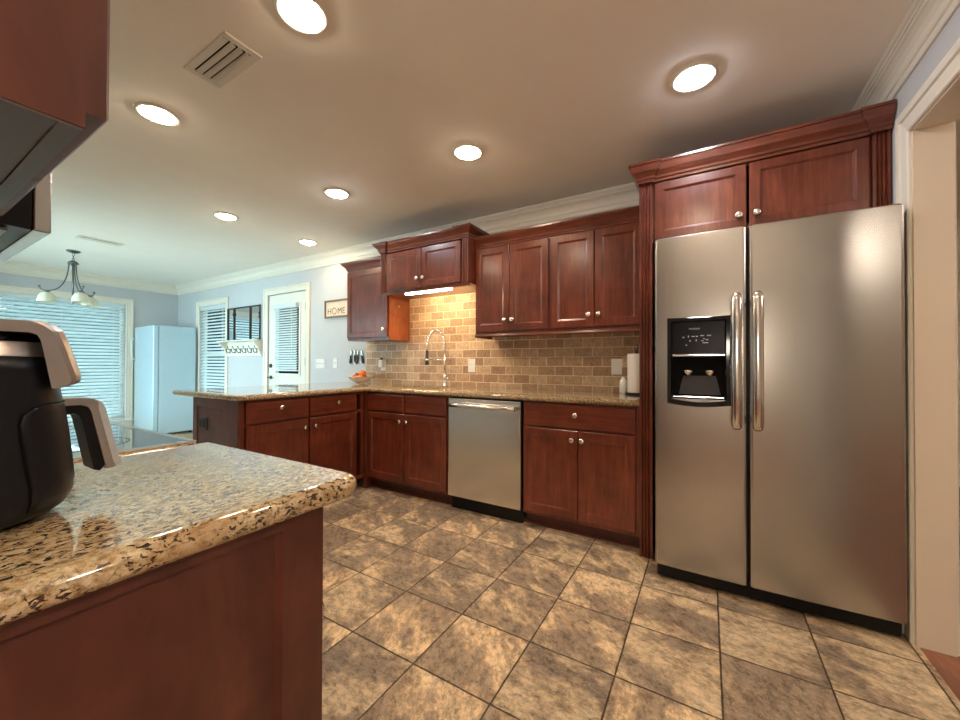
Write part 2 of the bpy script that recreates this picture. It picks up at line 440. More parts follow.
ORG = {}
def link(name, bm, mat, parent=None, mtx=None, recalc=True):
    if mtx is not None: bm.transform(mtx)
    o0 = ORG.get(parent.name, Vector()) if parent else Vector()
    if o0.length > 0: bm.transform(Matrix.Translation(-o0))
    if recalc: bmesh.ops.recalc_face_normals(bm, faces=bm.faces)
    me = bpy.data.meshes.new(name); bm.to_mesh(me); bm.free()
    for mt in (mat if isinstance(mat, (list, tuple)) else [mat]): me.materials.append(M[mt] if isinstance(mt, str) else mt)
    o = bpy.data.objects.new(name, me); COL.objects.link(o)
    if parent: o.parent = parent
    ORG[o.name] = o0
    return o
def tag(o, label, cat, group=None, kind=None):
    o['label'] = label; o['category'] = cat
    if group: o['group'] = group
    if kind: o['kind'] = kind
    return o
def thing(name, loc, label, cat, group=None):
    o = bpy.data.objects.new(name, None); COL.objects.link(o)
    o.location = loc; o.empty_display_size = 0.1; ORG[o.name] = Vector(loc)
    return tag(o, label, cat, group)
def struct(name, bm, mat, parent=None):
    o = link(name, bm, mat, parent)
    if not parent: o['kind'] = 'structure'
    return o
def struct_root(name, loc):
    o = bpy.data.objects.new(name, None); COL.objects.link(o); o.location = loc; o.empty_display_size = 0.1
    ORG[o.name] = Vector(loc); o['kind'] = 'structure'; return o
def place(o, name=None): return o
def T(x, y, z, rz=0.0): return Matrix.Translation((x, y, z)) @ Matrix.Rotation(rz, 4, 'Z')
def copy_tree(o, loc, label=None):
    r = o.copy(); COL.objects.link(r); r.location = loc; r['label'] = label or o['label']
    for ch in o.children:
        c = ch.copy(); COL.objects.link(c); c.parent = r
        for g in ch.children:
            d = g.copy(); COL.objects.link(d); d.parent = c
    return r
FONT = None
def text_bm(txt, size, mtx, depth=0.0012, space=1.0):
    cu = bpy.data.curves.new('t', 'FONT'); cu.body = txt; cu.size = size; cu.extrude = depth; cu.resolution_u = 3; cu.space_character = space
    ob = bpy.data.objects.new('t', cu); COL.objects.link(ob)
    dg = bpy.context.evaluated_depsgraph_get(); me = bpy.data.meshes.new_from_object(ob.evaluated_get(dg))
    bm = nb(); bm.from_mesh(me); bm.transform(mtx)
    bpy.data.objects.remove(ob); bpy.data.curves.remove(cu); bpy.data.meshes.remove(me)
    return bm
def cut(obj, x0, x1, y0, y1, z0, z1):
    """carve a box (world coordinates) out of obj and bake it into the mesh"""
    o0 = ORG[obj.name]; b = nb(); box(b, x0 - o0.x, x1 - o0.x, y0 - o0.y, y1 - o0.y, z0 - o0.z, z1 - o0.z)
    me = bpy.data.meshes.new('cutter'); b.to_mesh(me); b.free(); co = bpy.data.objects.new('cutter', me); COL.objects.link(co)
    if obj.parent: co.parent = obj.parent
    md = obj.modifiers.new('b', 'BOOLEAN'); md.operation = 'DIFFERENCE'; md.object = co; md.solver = 'EXACT'
    bpy.context.view_layer.update()
    dg = bpy.context.evaluated_depsgraph_get(); nm = bpy.data.meshes.new_from_object(obj.evaluated_get(dg))
    obj.modifiers.clear(); obj.data = nm; bpy.data.objects.remove(co)

# ------------------------------------------------------------------ room shell
TH = 0.12
bm = nb(); box(bm, XL, XR + 0.008, YW, YB, -0.1, 0.0); struct('floor', bm, 'slate')
bm = nb(); box(bm, XL - TH, 5.2, -4.1, 5.4, CEIL, CEIL + 0.1); struct('ceiling', bm, 'ceiling')
# end wall of the dining side, with the wide window
WY0, WY1, WZ0, WZ1 = 0.46, 2.335, 0.24, 2.06
bm = nb()
for a in ((YW - TH, WY0, 0, CEIL), (WY1, YB + TH, 0, CEIL), (WY0, WY1, 0, WZ0), (WY0, WY1, WZ1, CEIL)):
    box(bm, XL - TH, XL, *a[:2], *a[2:])
struct('wall_left', bm, 'wall')
# back wall with a narrow window and the half-glazed door
BX0, BX1, BZ0, BZ1 = -7.20, -6.37, 0.55, 2.045
DX0, DX1, DZ1 = -5.235, -4.385, 2.065
bm = nb()
for a in ((XL, BX0, 0, CEIL), (BX0, BX1, 0, BZ0), (BX0, BX1, BZ1, CEIL), (BX1, DX0, 0, CEIL), (DX0, DX1, DZ1, CEIL), (DX1, XR + TH, 0, CEIL)):
    box(bm, a[0], a[1], YB, YB + TH, a[2], a[3])
struct('wall_back', bm, 'wall')
FX0_, FX1_, FZ0_, FZ1_ = -7.2, -4.7, 0.12, 2.12  # opening for the added, unseen front window
bm = nb()
for a in ((XL, FX0_, 0, CEIL), (FX1_, -.56, 0, CEIL), (FX0_, FX1_, 0, FZ0_), (FX0_, FX1_, FZ1_, CEIL)): box(bm, a[0], a[1], YW - TH, YW, a[2], a[3])
struct('wall_front', bm, 'wall')
OY0, OY1, OZ = 1.15, 2.235, 2.098
bm = nb()
for a in ((.2, OY0, 0, CEIL), (OY1, YB, 0, CEIL), (OY0, OY1, OZ, CEIL)):
    box(bm, XR, XR + TH - .01, a[0], a[1], a[2], a[3])
struct('wall_right', bm, 'wall')
# crown moulding
crown = [(0, CEIL - .135), (.010, CEIL - .135), (.013, CEIL - .127), (.010, CEIL - .122), (.010, CEIL - .106), (.018, CEIL - .102), (.020, CEIL - .094), (.022, CEIL - .075), (.032, CEIL - .055), (.046, CEIL - .042), (.056, CEIL - .038), (.056, CEIL - .028), (.064, CEIL - .026), (.064, CEIL - .016), (.072, CEIL - .014), (.078, CEIL - .006), (.078, CEIL), (0, CEIL)]
crown = [(o * .86, CEIL - (CEIL - z) * 1.07) for o, z in crown]
bm = nb(); sweep(bm, [(-.56, YW), (XL, YW), (XL, YB), (XR, YB), (XR, .2)], crown); struct('trim_1', bm, 'trim')
basep = [(0, 0), (.015, 0), (.015, .08), (.01, .10), (.006, .11), (0, .11)]
bm = nb(); sweep(bm, [(XL, YW), (XL, YB), (DX0 - .095, YB)], basep); struct('baseboard_left', bm, 'trim')
bm = nb(); sweep(bm, [(DX1 + .095, YB), (-3.64, YB)], basep); struct('baseboard_back', bm, 'trim')
# doorway lining and casing
bm = nb()
box(bm, XR, XR + TH - .01, OY1 - .018, OY1 - .0005, 0.001, OZ - .018); struct('trim_3', bm, 'jamb')
bm = nb()
box(bm, XR, XR + TH - .01, OY0 + .0005, OY1 - .0185, OZ - .018, OZ - .0005); struct('trim_4', bm, 'trim')
def casing(bm, u0, u1, z0, z1, wd=0.095, t=0.018, legs=True):
    """casing in the xz plane facing -y around an opening u0..u1, z0..z1 (outer edge = opening + wd)"""
    prof = [(0, 0), (0, t * .5), (.004, t * .7), (.012, t * .75), (.016, t * .45), (.022, t * .42), (.052, t * .75), (.056, t * .5), (.062, t * .55), (.066, t * 1.0), (.086, t * 1.15), (wd, t * .95), (wd, 0)]
    path = [(u0, z0), (u0, z1), (u1, z1), (u1, z0)]
    rings = []
    for i, (x, z) in enumerate(path):
        dx = -1 if i < 2 else 1; dz = 1 if i in (1, 2) else 0
        rings.append([Vector((x + dx * o, -h, z + dz * o)) for o, h in prof])
    loft(bm, rings, cap=True, closed=False, smooth=False)
    return bm
bm = nb(); casing(bm, -(OY1 - .006), -(OY0 + .006), 0.001, OZ - .012, .1, .018)
bm.transform(Matrix.Translation((XR, 0, 0)) @ Matrix.Rotation(-PI / 2, 4, 'Z')); struct('trim_5', bm, 'trim')
bm = nb(); casing(bm, OY0 + .006, OY1 - .006, 0.001, OZ - .012, .1, .018)
bm.transform(Matrix.Translation((XR + TH - .01, 0, 0)) @ Matrix.Rotation(PI / 2, 4, 'Z')); struct('trim_6', bm, 'trim')
# next room through the doorway, wrapping round behind the camera
bm = nb(); box(bm, XR + .008, 5.2, YW, 5.4, -0.1, 0.0); box(bm, -3.1, 5.2, -4.1, YW, -0.1, 0.0); struct('floor_hall', bm, 'woodfloor')
bm = nb(); box(bm, 5.1, 5.2, -4.0, 5.4, 0, CEIL); struct('wall_hall_right', bm, 'wall_cream')
bm = nb(); box(bm, XR + TH - .01, 5.1, 5.3, 5.4, 0, CEIL); struct('wall_hall_back', bm, 'wall_cream')
bm = nb(); box(bm, -3.1, 5.2, -4.1, -4.0, 0, CEIL); struct('wall_hall_front', bm, 'wall_cream')
bm = nb(); box(bm, -3.1, -3.0, -4.0, YW - TH, 0, CEIL); struct('wall_hall_left', bm, 'wall_cream')
bm = nb(); box(bm, XR, XR + TH - .01, YB + TH, 5.3, 0, CEIL); struct('wall_hall_corner', bm, 'wall_cream')
bm = nb(); sweep(bm, [(XR + TH - .01, YB + TH + .01), (XR + TH - .01, 5.3), (5.1, 5.3), (5.1, -.9)], crown); struct('trim_7', bm, 'trim')

# ------------------------------------------------------------------ windows and glazed door
def window(name, mtx, w_, z0, z1, mid=None):
    root = struct_root(name, (mtx @ Vector((w_ / 2, 0, z0))))
    bm = nb(); casing(bm, 0, w_, z0 - .02, z1, .09, .018); link('window_frame', bm, 'trim', root, mtx)
    bm = nb(); box(bm, -.11, w_ + .11, -.045, .0, z0 - .045, z0 - .0205, .004); box(bm, -.09, w_ + .09, -.015, 0, z0 - .12, z0 - .0455, .003)
    link('window_sill', bm, 'trim', root, mtx)
    bm = nb(); f = .045
    for a in ((.001, f, z0, z1), (w_ - f, w_ - .001, z0, z1), (f, w_ - f, z0, z0 + f), (f, w_ - f, z1 - f, z1)): box(bm, a[0], a[1], .07, .11, a[2] + .001, a[3] - .001)
    if mid: box(bm, f, w_ - f, .072, .108, mid - .02, mid + .02)
    link('sash', bm, 'trim', root, mtx)
    bm = nb(); box(bm, f, w_ - f, .088, .091, z0 + f, z1 - f); link('pane', bm, 'pane', root, mtx)
def blind(name, mtx, w_, z0, z1, label, tilt, pitch=0.051, sw=0.052, bottom=None):
    root = thing(name, mtx @ Vector((w_ / 2, .03, z1)), label, 'window blind')
    bm = nb(); box(bm, .006, w_ - .006, .004, .055, z1 - .06, z1 - .002, .004); link('headrail', bm, 'blind', root, mtx)
    bm = nb(); z = z1 - .085; zb = bottom or z0 + .03
    while z > zb + .02:
        cx, sn = math.cos(tilt) * sw / 2, math.sin(tilt) * sw / 2
        th = .0013
        loft(bm, [[Vector((x, .032 - cx, z - sn - th)), Vector((x, .032, z + .002 - th)), Vector((x, .032 + cx, z + sn - th)), Vector((x, .032 + cx, z + sn + th)), Vector((x, .032, z + .002 + th)), Vector((x, .032 - cx, z - sn + th))] for x in (.01, w_ - .01)], smooth=False)
        z -= pitch
    link('slats', bm, 'blind', root, mtx)
    bm = nb(); box(bm, .008, w_ - .008, .015, .05, z - .008, z + .012, .003); link('bottom_rail', bm, 'blind', root, mtx)
    bm = nb()
    for x in ([.12, w_ - .12] if w_ < 1.2 else [.15, w_ * .38, w_ * .62, w_ - .15]): cyl(bm, (x, .004, z), (x, .004, z1 - .05), .0012, n=6)
    link('ladder_cord', bm, 'white', root, mtx)
    bm = nb(); cyl(bm, (w_ - .07, -.006, z1 - .75), (w_ - .07, -.006, z1 - .07), .004, n=8); link('tilt_wand', bm, 'white', root, mtx)
ML = Matrix.Translation((XL, WY0, 0)) @ Matrix.Rotation(PI / 2, 4, 'Z')    # x -> +Y, -y -> +X
window('window_1', ML, WY1 - WY0, WZ0, WZ1)
blind('window_blind', ML, WY1 - WY0, WZ0, WZ1, 'wide white slatted blind on the big window of the dining end wall', math.radians(38))
MB_ = Matrix.Translation((BX0, YB, 0))
window('window_2', MB_, BX1 - BX0, BZ0, BZ1, mid=1.27)
blind('window_blind', MB_, BX1 - BX0, BZ0, BZ1, 'narrow white slatted blind on the back wall window beside the coat rack', math.radians(38))
window('added_window_3', Matrix.Translation((FX1_, YW, 0)) @ Matrix.Rotation(PI, 4, 'Z'), FX1_ - FX0_, FZ0_, FZ1_)  # unseen window added to brighten the dining ceiling

# exterior half-glazed door in the back wall
dr = struct_root('door_1', (DX0 + .4, YB, 0))
bm = nb(); casing(bm, DX0 + .004, DX1 - .004, 0.001, DZ1 - .004, .09, .018); link('door_frame', bm, 'trim', dr, Matrix.Translation((0, YB, 0)))
bm = nb(); GX0, GX1, GZ0, GZ1 = -5.06, -4.54, .985, 1.895
y0, y1 = YB + .012, YB + .055
for a in ((DX0 + .01, GX0, .01, DZ1 - .008), (GX1, DX1 - .01, .01, DZ1 - .008), (GX0, GX1, .01, GZ0), (GX0, GX1, GZ1, DZ1 - .008)): box(bm, a[0], a[1], y0, y1, a[2], a[3])
link('door_leaf', bm, 'door_white', dr)
bm = nb()
for (a, b, c_, d) in ((GX0 - .03, GX1 + .03, GZ0 - .03, GZ1 + .03),):
    for q in ((a, a + .035, c_, d), (b - .035, b, c_, d), (a + .035, b - .035, c_, c_ + .035), (a + .035, b - .035, d - .035, d)): box(bm, q[0], q[1], y0 - .010, y0 - .0005, q[2], q[3], .003)
for cx in (-4.93, -4.67):
    rects(bm, cx - .12, cx + .12, .15, .86, [(0, y0 - .0005), (0, y0 - .008), (.015, y0 - .008), (.025, y0 - .002), (.05, y0 - .001), (.065, y0 - .007)])
link('door_moulding', bm, 'door_white', dr)
bm = nb(); box(bm, GX0, GX1, y0 + .034, y0 + .037, GZ0, GZ1); link('pane', bm, 'pane', dr)
bm = nb(); lathe(bm, [(.026, 0), (.026, .006), (.01, .01), (.01, .035), (.012, .04), (.012, .045)], (DX0 + .065, y0, .93), (0, -1, 0)); cyl(bm, (DX0 + .065, y0 - .042, .93), (DX0 + .17, y0 - .042, .925), .008, .006)
link('door_handle', bm, 'bronze', dr)
bm = nb(); lathe(bm, [(.028, 0), (.028, .012), (.02, .016), (.008, .017), (.008, .028)], (DX0 + .065, y0, 1.09), (0, -1, 0)); link('deadbolt', bm, 'bronze', dr)
for hz in (.3, 1.15, 1.85):
    bm = nb(); cyl(bm, (DX1 - .006, YB - .006, hz - .05), (DX1 - .006, YB - .006, hz + .05), .006, n=10); link('hinge', bm, 'bronze', dr)
blind('window_blind', Matrix.Translation((GX0 + .003, YB - .044, 0)), GX1 - GX0 - .006, GZ0, GZ1 + .02, 'small white slatted blind over the glass of the back door', math.radians(42), 0.032, 0.034)

# outside: hedges, added bounce ground and added porch roof
bm = nb(); box(bm, -12.6, 2, YB + TH + .02, 7.6, -0.4, -0.2); box(bm, -12.6, XL - TH - .02, -6, YB + TH + .02, -0.4, -0.2); box(bm, XL - TH - .02, -3.15, -6, YW - TH - .02, -0.4, -0.2); struct('added_bounce_patio', bm, 'bounce_ground')  # unseen pale ground added to bounce daylight up through the blinds
bm = nb(); box(bm, -9.6, 2, YB + TH + .02, 4.5, 2.56, 2.66); box(bm, -9.6, XL - TH - .02, -.6, YB + TH + .02, 2.56, 2.66); struct('added_porch_roof', bm, 'trim')  # unseen roof added to shade the blinds from the sky
def hedge(label, x0, x1, y0, y1, h):
    bm = nb(); nx = 40
    random.seed(int(x0 * 10))
    bmesh.ops.create_grid(bm, x_segments=nx, y_segments=12, size=1)
    for v in bm.verts:
        u, t = (v.co.x + 1) / 2, (v.co.y + 1) / 2
        hh = h * (0.85 + .2 * math.sin(u * 17) * math.sin(u * 5 + 1))
        bulge = .5 * math.sin(t * PI) + random.uniform(-.12, .12)
        nx_, ny_ = (y1 - y0), -(x1 - x0); L = math.hypot(nx_, ny_)
        v.co = Vector((x0 + (x1 - x0) * u - nx_ / L * bulge, y0 + (y1 - y0) * u - ny_ / L * bulge, -0.3 + t * hh))
    g = bmesh.ops.extrude_face_region(bm, geom=list(bm.faces)); nx_, ny_ = (y1 - y0), -(x1 - x0); L = math.hypot(nx_, ny_)
    for e in g['geom']:
        if isinstance(e, bmesh.types.BMVert): e.co += Vector((nx_ / L * 1.0, ny_ / L * 1.0, 0))
    tag(link('hedge', bm, 'hedge'), label, 'hedge')
hedge('tall dark hedge outside beyond the wide dining window', -13.6, -13.6, 6.5, -9, 4.2)
hedge('tall dark hedge outside beyond the back door', -12.0, 1.0, 9.0, 9.0, 4.0)

# ------------------------------------------------------------------ cabinetry
KN = {}
def add_knob(parent, mtx):
    if 'k' not in KN:
        bm = knob_bm(); me = bpy.data.meshes.new('knob'); bmesh.ops.recalc_face_normals(bm, faces=bm.faces); bm.to_mesh(me); bm.free(); me.materials.append(M['nickel']); KN['k'] = me
    o = bpy.data.objects.new('knob', KN['k']); COL.objects.link(o); o.parent = parent
    o0 = ORG[parent.name]; o.matrix_local = Matrix.Translation(-o0) @ mtx
    return o
def door_part(root, base, x, z, w_, h_, knob=None, fr=.055, kind='door', mat='wood_v'):
    """base: matrix whose xz plane is the cabinet face; the front faces -y"""
    mt = base @ Matrix.Translation((x, 0, z))
    bm = shaker(w_, h_, fr=fr) if kind == 'door' else slab(w_, h_)
    o = link(kind, bm, mat, root, mt)
    if knob: add_knob(o, base @ Matrix.Translation((x + knob[0], -.0195, z + knob[1])))
    return o
def carcass(x0, x1, y0, y1, z0, z1, open_top=True, rails=(), stile=.03, mids=()):
    """hollow box with a face frame at y0"""
    bm = nb(); t = .018
    box(bm, x0, x0 + t, y0 + .019, y1, z0, z1); box(bm, x1 - t, x1, y0 + .019, y1, z0, z1)
    box(bm, x0 + t, x1 - t, y1 - .008, y1, z0, z1); box(bm, x0 + t, x1 - t, y0 + .019, y1 - .008, z0, z0 + t)
    if not open_top: box(bm, x0 + t, x1 - t, y0 + .019, y1 - .008, z1 - t, z1)
    box(bm, x0, x0 + stile, y0, y0 + .019, z0, z1); box(bm, x1 - stile, x1, y0, y0 + .019, z0, z1)
    for a, b in [(z0, z0 + .03), (z1 - .025, z1)] + list(rails): box(bm, x0 + stile, x1 - stile, y0, y0 + .019, a, b)
    for m_ in mids: box(bm, m_ - .02, m_ + .02, y0 - .0002, y0 + .0188, z0 + .03, z1 - .025)
    return bm
CT = 0.875
def cab_crown(path, z0, h=.085, p=.055):
    prof = [(0, z0), (.006, z0), (.008, z0 + .014), (.014, z0 + .018), (.016, z0 + .03), (.024, z0 + .042), (.036, z0 + .055), (p - .008, z0 + h - .022), (p - .006, z0 + h - .014), (p, z0 + h - .012), (p, z0 + h), (0, z0 + h)]
    bm = nb(); sweep(bm, path, prof); return bm
def fluted(x0, x1, y, z0, z1, d=.02, n=3):
    bm = nb(); w_ = x1 - x0; pts = [(x0, y + d), (x0, y)]
    m_ = .009; g = (w_ - 2 * m_) / n
    for i in range(n):
        a = x0 + m_ + i * g
        for k in range(7):
            t = k / 6; pts.append((a + g * (.12 + .76 * t), y + .008 * math.sin(PI * t)))
    pts += [(x1, y), (x1, y + d)]
    prism(bm, pts[::-1], z0, z1); return bm

# sink base
YF = 2.45      # face frame plane, door fronts at 2.43
r = thing('sink_base_cabinet', (-2.14, 2.74, 0), 'cherry base cabinet under the sink with two false drawer fronts and two doors', 'cabinet')
link('carcass', carcass(-2.638, -1.745, YF, 3.02, .095, CT - .0005, mids=(-2.193,), rails=((.68, .72),)), 'wood_v', r)
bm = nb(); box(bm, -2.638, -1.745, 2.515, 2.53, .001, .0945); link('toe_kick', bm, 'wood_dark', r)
B = Matrix.Translation((0, YF, 0))
door_part(r, B, -2.63, .712, .43, .148, kind='drawer_front', mat='wood_h'); door_part(r, B, -2.187, .712, .43, .148, kind='drawer_front', mat='wood_h')
door_part(r, B, -2.63, .122, .43, .575, (.4, .515)); door_part(r, B, -2.187, .122, .43, .575, (.03, .515))
# corner post between the two runs
bm = nb(); box(bm, -2.679, -2.6395, 2.4335, 2.50, .001, CT - .0005, .002); tag(link('corner_filler', bm, 'wood_v'), 'narrow cherry corner post where the peninsula meets the sink cabinet', 'cabinet filler')
# base cabinet beside the fridge
r = thing('base_cabinet', (-.73, 2.74, 0), 'cherry base cabinet between dishwasher and fridge, one wide drawer over two doors', 'cabinet')
link('carcass', carcass(-1.105, -.345, YF, 3.02, .095, CT - .0005, mids=(), rails=((.69, .715),)), 'wood_v', r)
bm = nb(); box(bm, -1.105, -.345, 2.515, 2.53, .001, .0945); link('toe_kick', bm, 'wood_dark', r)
door_part(r, B, -1.09, .708, .722, .152, (.36, .09), kind='drawer_front', mat='wood_h')
door_part(r, B, -1.09, .122, .372, .572, (.338, .515)); door_part(r, B, -.714, .122, .346, .572, (.015 + .012, .515))
# quarter round along the toe kick
bm = nb(); sweep(bm, [(-2.64, 2.5145), (-.346, 2.5145)], [(0, .001), (.012, .001), (.010, .008), (.004, .012), (0, .012)]); struct('trim_8', bm, 'wood_side')

# peninsula cabinet (faces +X)
PX = -2.66
BP = Matrix.Translation((PX - .02, 0, 0)) @ Matrix.Rotation(PI / 2, 4, 'Z')       # local x -> +Y, front -> +X
r = thing('peninsula_cabinet', (-2.97, 1.9, 0), 'cherry peninsula cabinet with two drawers over two doors and a panelled end', 'cabinet')
bmc = carcass(1.365, 2.432, 0, .58, .095, CT - .0005, mids=(1.872,), rails=((.69, .715),))
link('carcass', bmc, 'wood_v', r, BP)
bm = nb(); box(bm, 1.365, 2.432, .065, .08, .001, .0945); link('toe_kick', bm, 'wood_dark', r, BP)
door_part(r, BP, 1.40, .712, .463, .148, (.235, .095), kind='drawer_front', mat='wood_h'); door_part(r, BP, 1.88, .712, .462, .148, (.255, .09), kind='drawer_front', mat='wood_h')
door_part(r, BP, 1.40, .122, .463, .575, (.43, .515)); door_part(r, BP, 1.88, .122, .462, .575, (.04, .515))
# end panel facing the near counter
bm = nb(); rects(bm, -3.29, -2.665, .001, CT - .0005, [(0, 1.3645), (0, 1.348), (.002, 1.346), (.06, 1.346), (.064, 1.352), (.066, 1.354)])
link('end_panel', bm, 'wood_side', r)
bm = nb(); box(bm, -3.29, -3.272, 1.365, 3.02, .001, CT - .0005); link('back_panel', bm, 'wood_side', r)
# corner cabinet hidden body under the counter corner
tag(link('corner_cabinet', carcass(-3.27, -2.66, 2.52, 3.02, .095, CT - .0005, open_top=False), 'wood_v'), 'cherry blind corner cabinet behind the peninsula corner post', 'cabinet')
# outlet on the end panel
o = thing('wall_outlet', (-3.15, 1.354, .69), 'dark brown outlet set in the end panel of the peninsula', 'outlet')
bm = nb(); rects(bm, -3.21, -3.085, .645, .735, [(0, 1.3538), (0, 1.349), (.003, 1.347)]); link('cover_plate', bm, 'outlet_brown', o)
bm = nb()
for x in (-3.175, -3.12): rects(bm, x - .018, x + .018, .662, .718, [(0, 1.3469), (0, 1.3455), (.002, 1.345)])
link('receptacle', bm, 'black', o)

# far countertop (L shape with sink cut-out)
SX0, SX1, SY0, SY1 = -2.50, -1.90, 2.53, 2.80
outl = [(-3.63, 1.325), (-2.635, 1.325), (-2.635, 2.405), (-.3445, 2.405), (-.3445, 3.018), (-3.63, 3.018)]
outl = rounded(outl, {0: .06, 1: .035}, 6)
hole = rounded([(SX0, SY0), (SX1, SY0), (SX1, SY1), (SX0, SY1)], .05, 5)
bm = slab_top(outl, CT, .915, holes=[hole])
tag(link('countertop', bm, 'granite'), 'L-shaped speckled granite worktop over the sink run and peninsula', 'countertop')
r = thing('kitchen_sink', (-2.2, 2.66, .8), 'stainless undermount sink bowl set in the far granite worktop', 'sink')
bm = nb()
rg = lambda d, z: [Vector((p[0], p[1], z)) for p in rounded([(SX0 + d, SY0 + d), (SX1 - d, SY0 + d), (SX1 - d, SY1 - d), (SX0 + d, SY1 - d)], .05, 5)]
loft(bm, [rg(-.012, CT - .001), rg(.003, CT - .001), rg(.008, .74), rg(.03, .725)], cap=False)
vv = [v for v in bm.verts if abs(v.co.z - .725) < 1e-5]; bm.faces.new(vv)
so = link('bowl', bm, 'steel', r, recalc=False); sm = so.modifiers.new('thick', 'SOLIDIFY'); sm.thickness = .0015
bm = nb(); lathe(bm, [(.04, 0), (.04, .004), (.025, .005), (.02, .002)], (-2.2, 2.665, .7125)); link('drain', bm, 'chrome', r)

# dishwasher
r = thing('dishwasher', (-1.425, 2.74, 0), 'stainless steel dishwasher with bar handle between the cherry base cabinets', 'dishwasher')
bm = nb(); box(bm, -1.735, -1.113, 2.455, 3.0, .1, CT - .002); link('body', bm, 'black', r)
bm = nb(); box(bm, -1.732, -1.116, 2.424, 2.454, .108, .862, .004, 2); link('door', bm, 'steel_light', r)
bm = nb(); box(bm, -1.73, -1.12, 2.475, 2.49, .001, .099, .002); link('toe_kick', bm, 'black', r)
bm = nb()
pts = [(-1.705, 2.4), (-1.70, 2.385), (-1.6, 2.375), (-1.424, 2.371), (-1.25, 2.375), (-1.148, 2.385), (-1.143, 2.4)]
loft(bm, [[Vector((x, y + oy, .812 + oz)) for oy, oz in ((-.008, -.014), (-.011, 0), (-.008, .014), (.006, .016), (.008, 0), (.006, -.016))] for x, y in pts])
for x in (-1.68, -1.168): box(bm, x - .012, x + .012, 2.384, 2.4235, .8, .824, .003)
link('handle', bm, 'steel_h', r)
bm = nb(); box(bm, -1.43, -1.39, 2.4235, 2.4245, .845, .853); link('badge', bm, 'chrome', r)

# backsplash
bm = nb(); box(bm, -3.287, -.3445, 3.019, 3.0295, .9155, 1.372); box(bm, -2.648, -1.668, 3.019, 3.0295, 1.372, 1.79)
tag(link('backsplash', bm, 'travertine'), 'tan travertine subway tile backsplash behind the sink run', 'backsplash')

# ------------------------------------------------------------------ wall cabinets
YU = 2.72
BU = Matrix.Translation((0, YU, 0))
r = thing('wall_cabinet', (-2.94, 2.87, 1.37), 'single-door cherry wall cabinet at the left end beside the sign', 'cabinet')
link('carcass', carcass(-3.235, -2.652, YU, 3.018, 1.36, 2.10, open_top=False), 'wood_v', r)
door_part(r, BU, -3.228, 1.385, .565, .685, (.53, .075))
link('crown', cab_crown([(-3.235, 3.018), (-3.235, YU), (-2.652, YU)], 2.082), 'wood_h', r)
bm = nb(); box(bm, -2.6515, -2.6495, YU - .0, 3.018, 1.36, 1.762); link('side_panel', bm, 'wood_orange', r)['label'] = 'orange-brown veneer side'
bm = nb(); lathe(bm, [(.011, 0), (.010, .003), (.004, .005)], (-2.6495, 2.86, 1.70), (1, 0, 0)); link('cup_hook', bm, 'nickel', r)

r = thing('wall_cabinet', (-2.15, 2.8, 1.77), 'short raised two-door cherry cabinet above the sink with light strip', 'cabinet')
YM = 2.62
link('carcass', carcass(-2.648, -1.668, YM, 3.018, 1.79, 2.19, open_top=False, stile=.065), 'wood_v', r)
bm = nb()
box(bm, -2.648, -1.668, YM, YM + .02, 1.768, 1.7895); link('valance', bm, 'wood_h', r)
BM_ = Matrix.Translation((0, YM, 0))
door_part(r, BM_, -2.575, 1.802, .412, .345, (.382, .075), fr=.05); door_part(r, BM_, -2.155, 1.802, .412, .345, (.03, .075), fr=.05)
link('fluted_pilaster', fluted(-2.648, -2.587, YM - .016, 1.79, 2.165, .0155), 'wood_v', r); link('fluted_pilaster', fluted(-1.729, -1.668, YM - .016, 1.79, 2.165, .0155), 'wood_v', r)
pth = [(-2.648, 3.018), (-2.648, YM - .017), (-2.585, YM - .017), (-2.585, YM), (-1.731, YM), (-1.731, YM - .017), (-1.668, YM - .017), (-1.668, 3.018)]
link('crown', cab_crown([(-2.648, 3.018), (-2.648, YM - .02), (-2.583, YM - .02), (-2.583, YM - .004), (-1.733, YM - .004), (-1.733, YM - .02), (-1.668, YM - .02), (-1.668, 3.018)], 2.16, .088, .055), 'wood_h', r)
bm = nb(); box(bm, -2.38, -1.87, 2.645, 2.675, 1.757, 1.7895, .004)
o = tag(link('light_strip', bm, 'strip'), 'glowing slim light strip under the raised cabinet above the sink', 'light')

r = thing('wall_cabinet', (-1.0, 2.87, 1.37), 'long four-door cherry wall cabinet run left of the fridge', 'cabinet')
link('carcass', carcass(-1.666, -.3445, YU, 3.018, 1.372, 2.10, open_top=False, mids=(-1.009,)), 'wood_v', r)
door_part(r, BU, -1.655, 1.392, .308, .68, (.275, .085)); door_part(r, BU, -1.342, 1.392, .322, .68, (.03, .085))
door_part(r, BU, -.997, 1.392, .315, .68, (.282, .085)); door_part(r, BU, -.677, 1.392, .315, .68, (.03, .085))
link('crown', cab_crown([(-1.666, YU), (-.3445, YU)], 2.082), 'wood_h', r)
bm = nb(); sweep(bm, [(-1.666, 2.99), (-1.666, YU + .004), (-.3445, YU + .004)], [(0, 1.345), (.004, 1.345), (.008, 1.355), (.004, 1.3715), (-.012, 1.3715), (-.012, 1.345)]); link('light_rail', bm, 'wood_h', r)

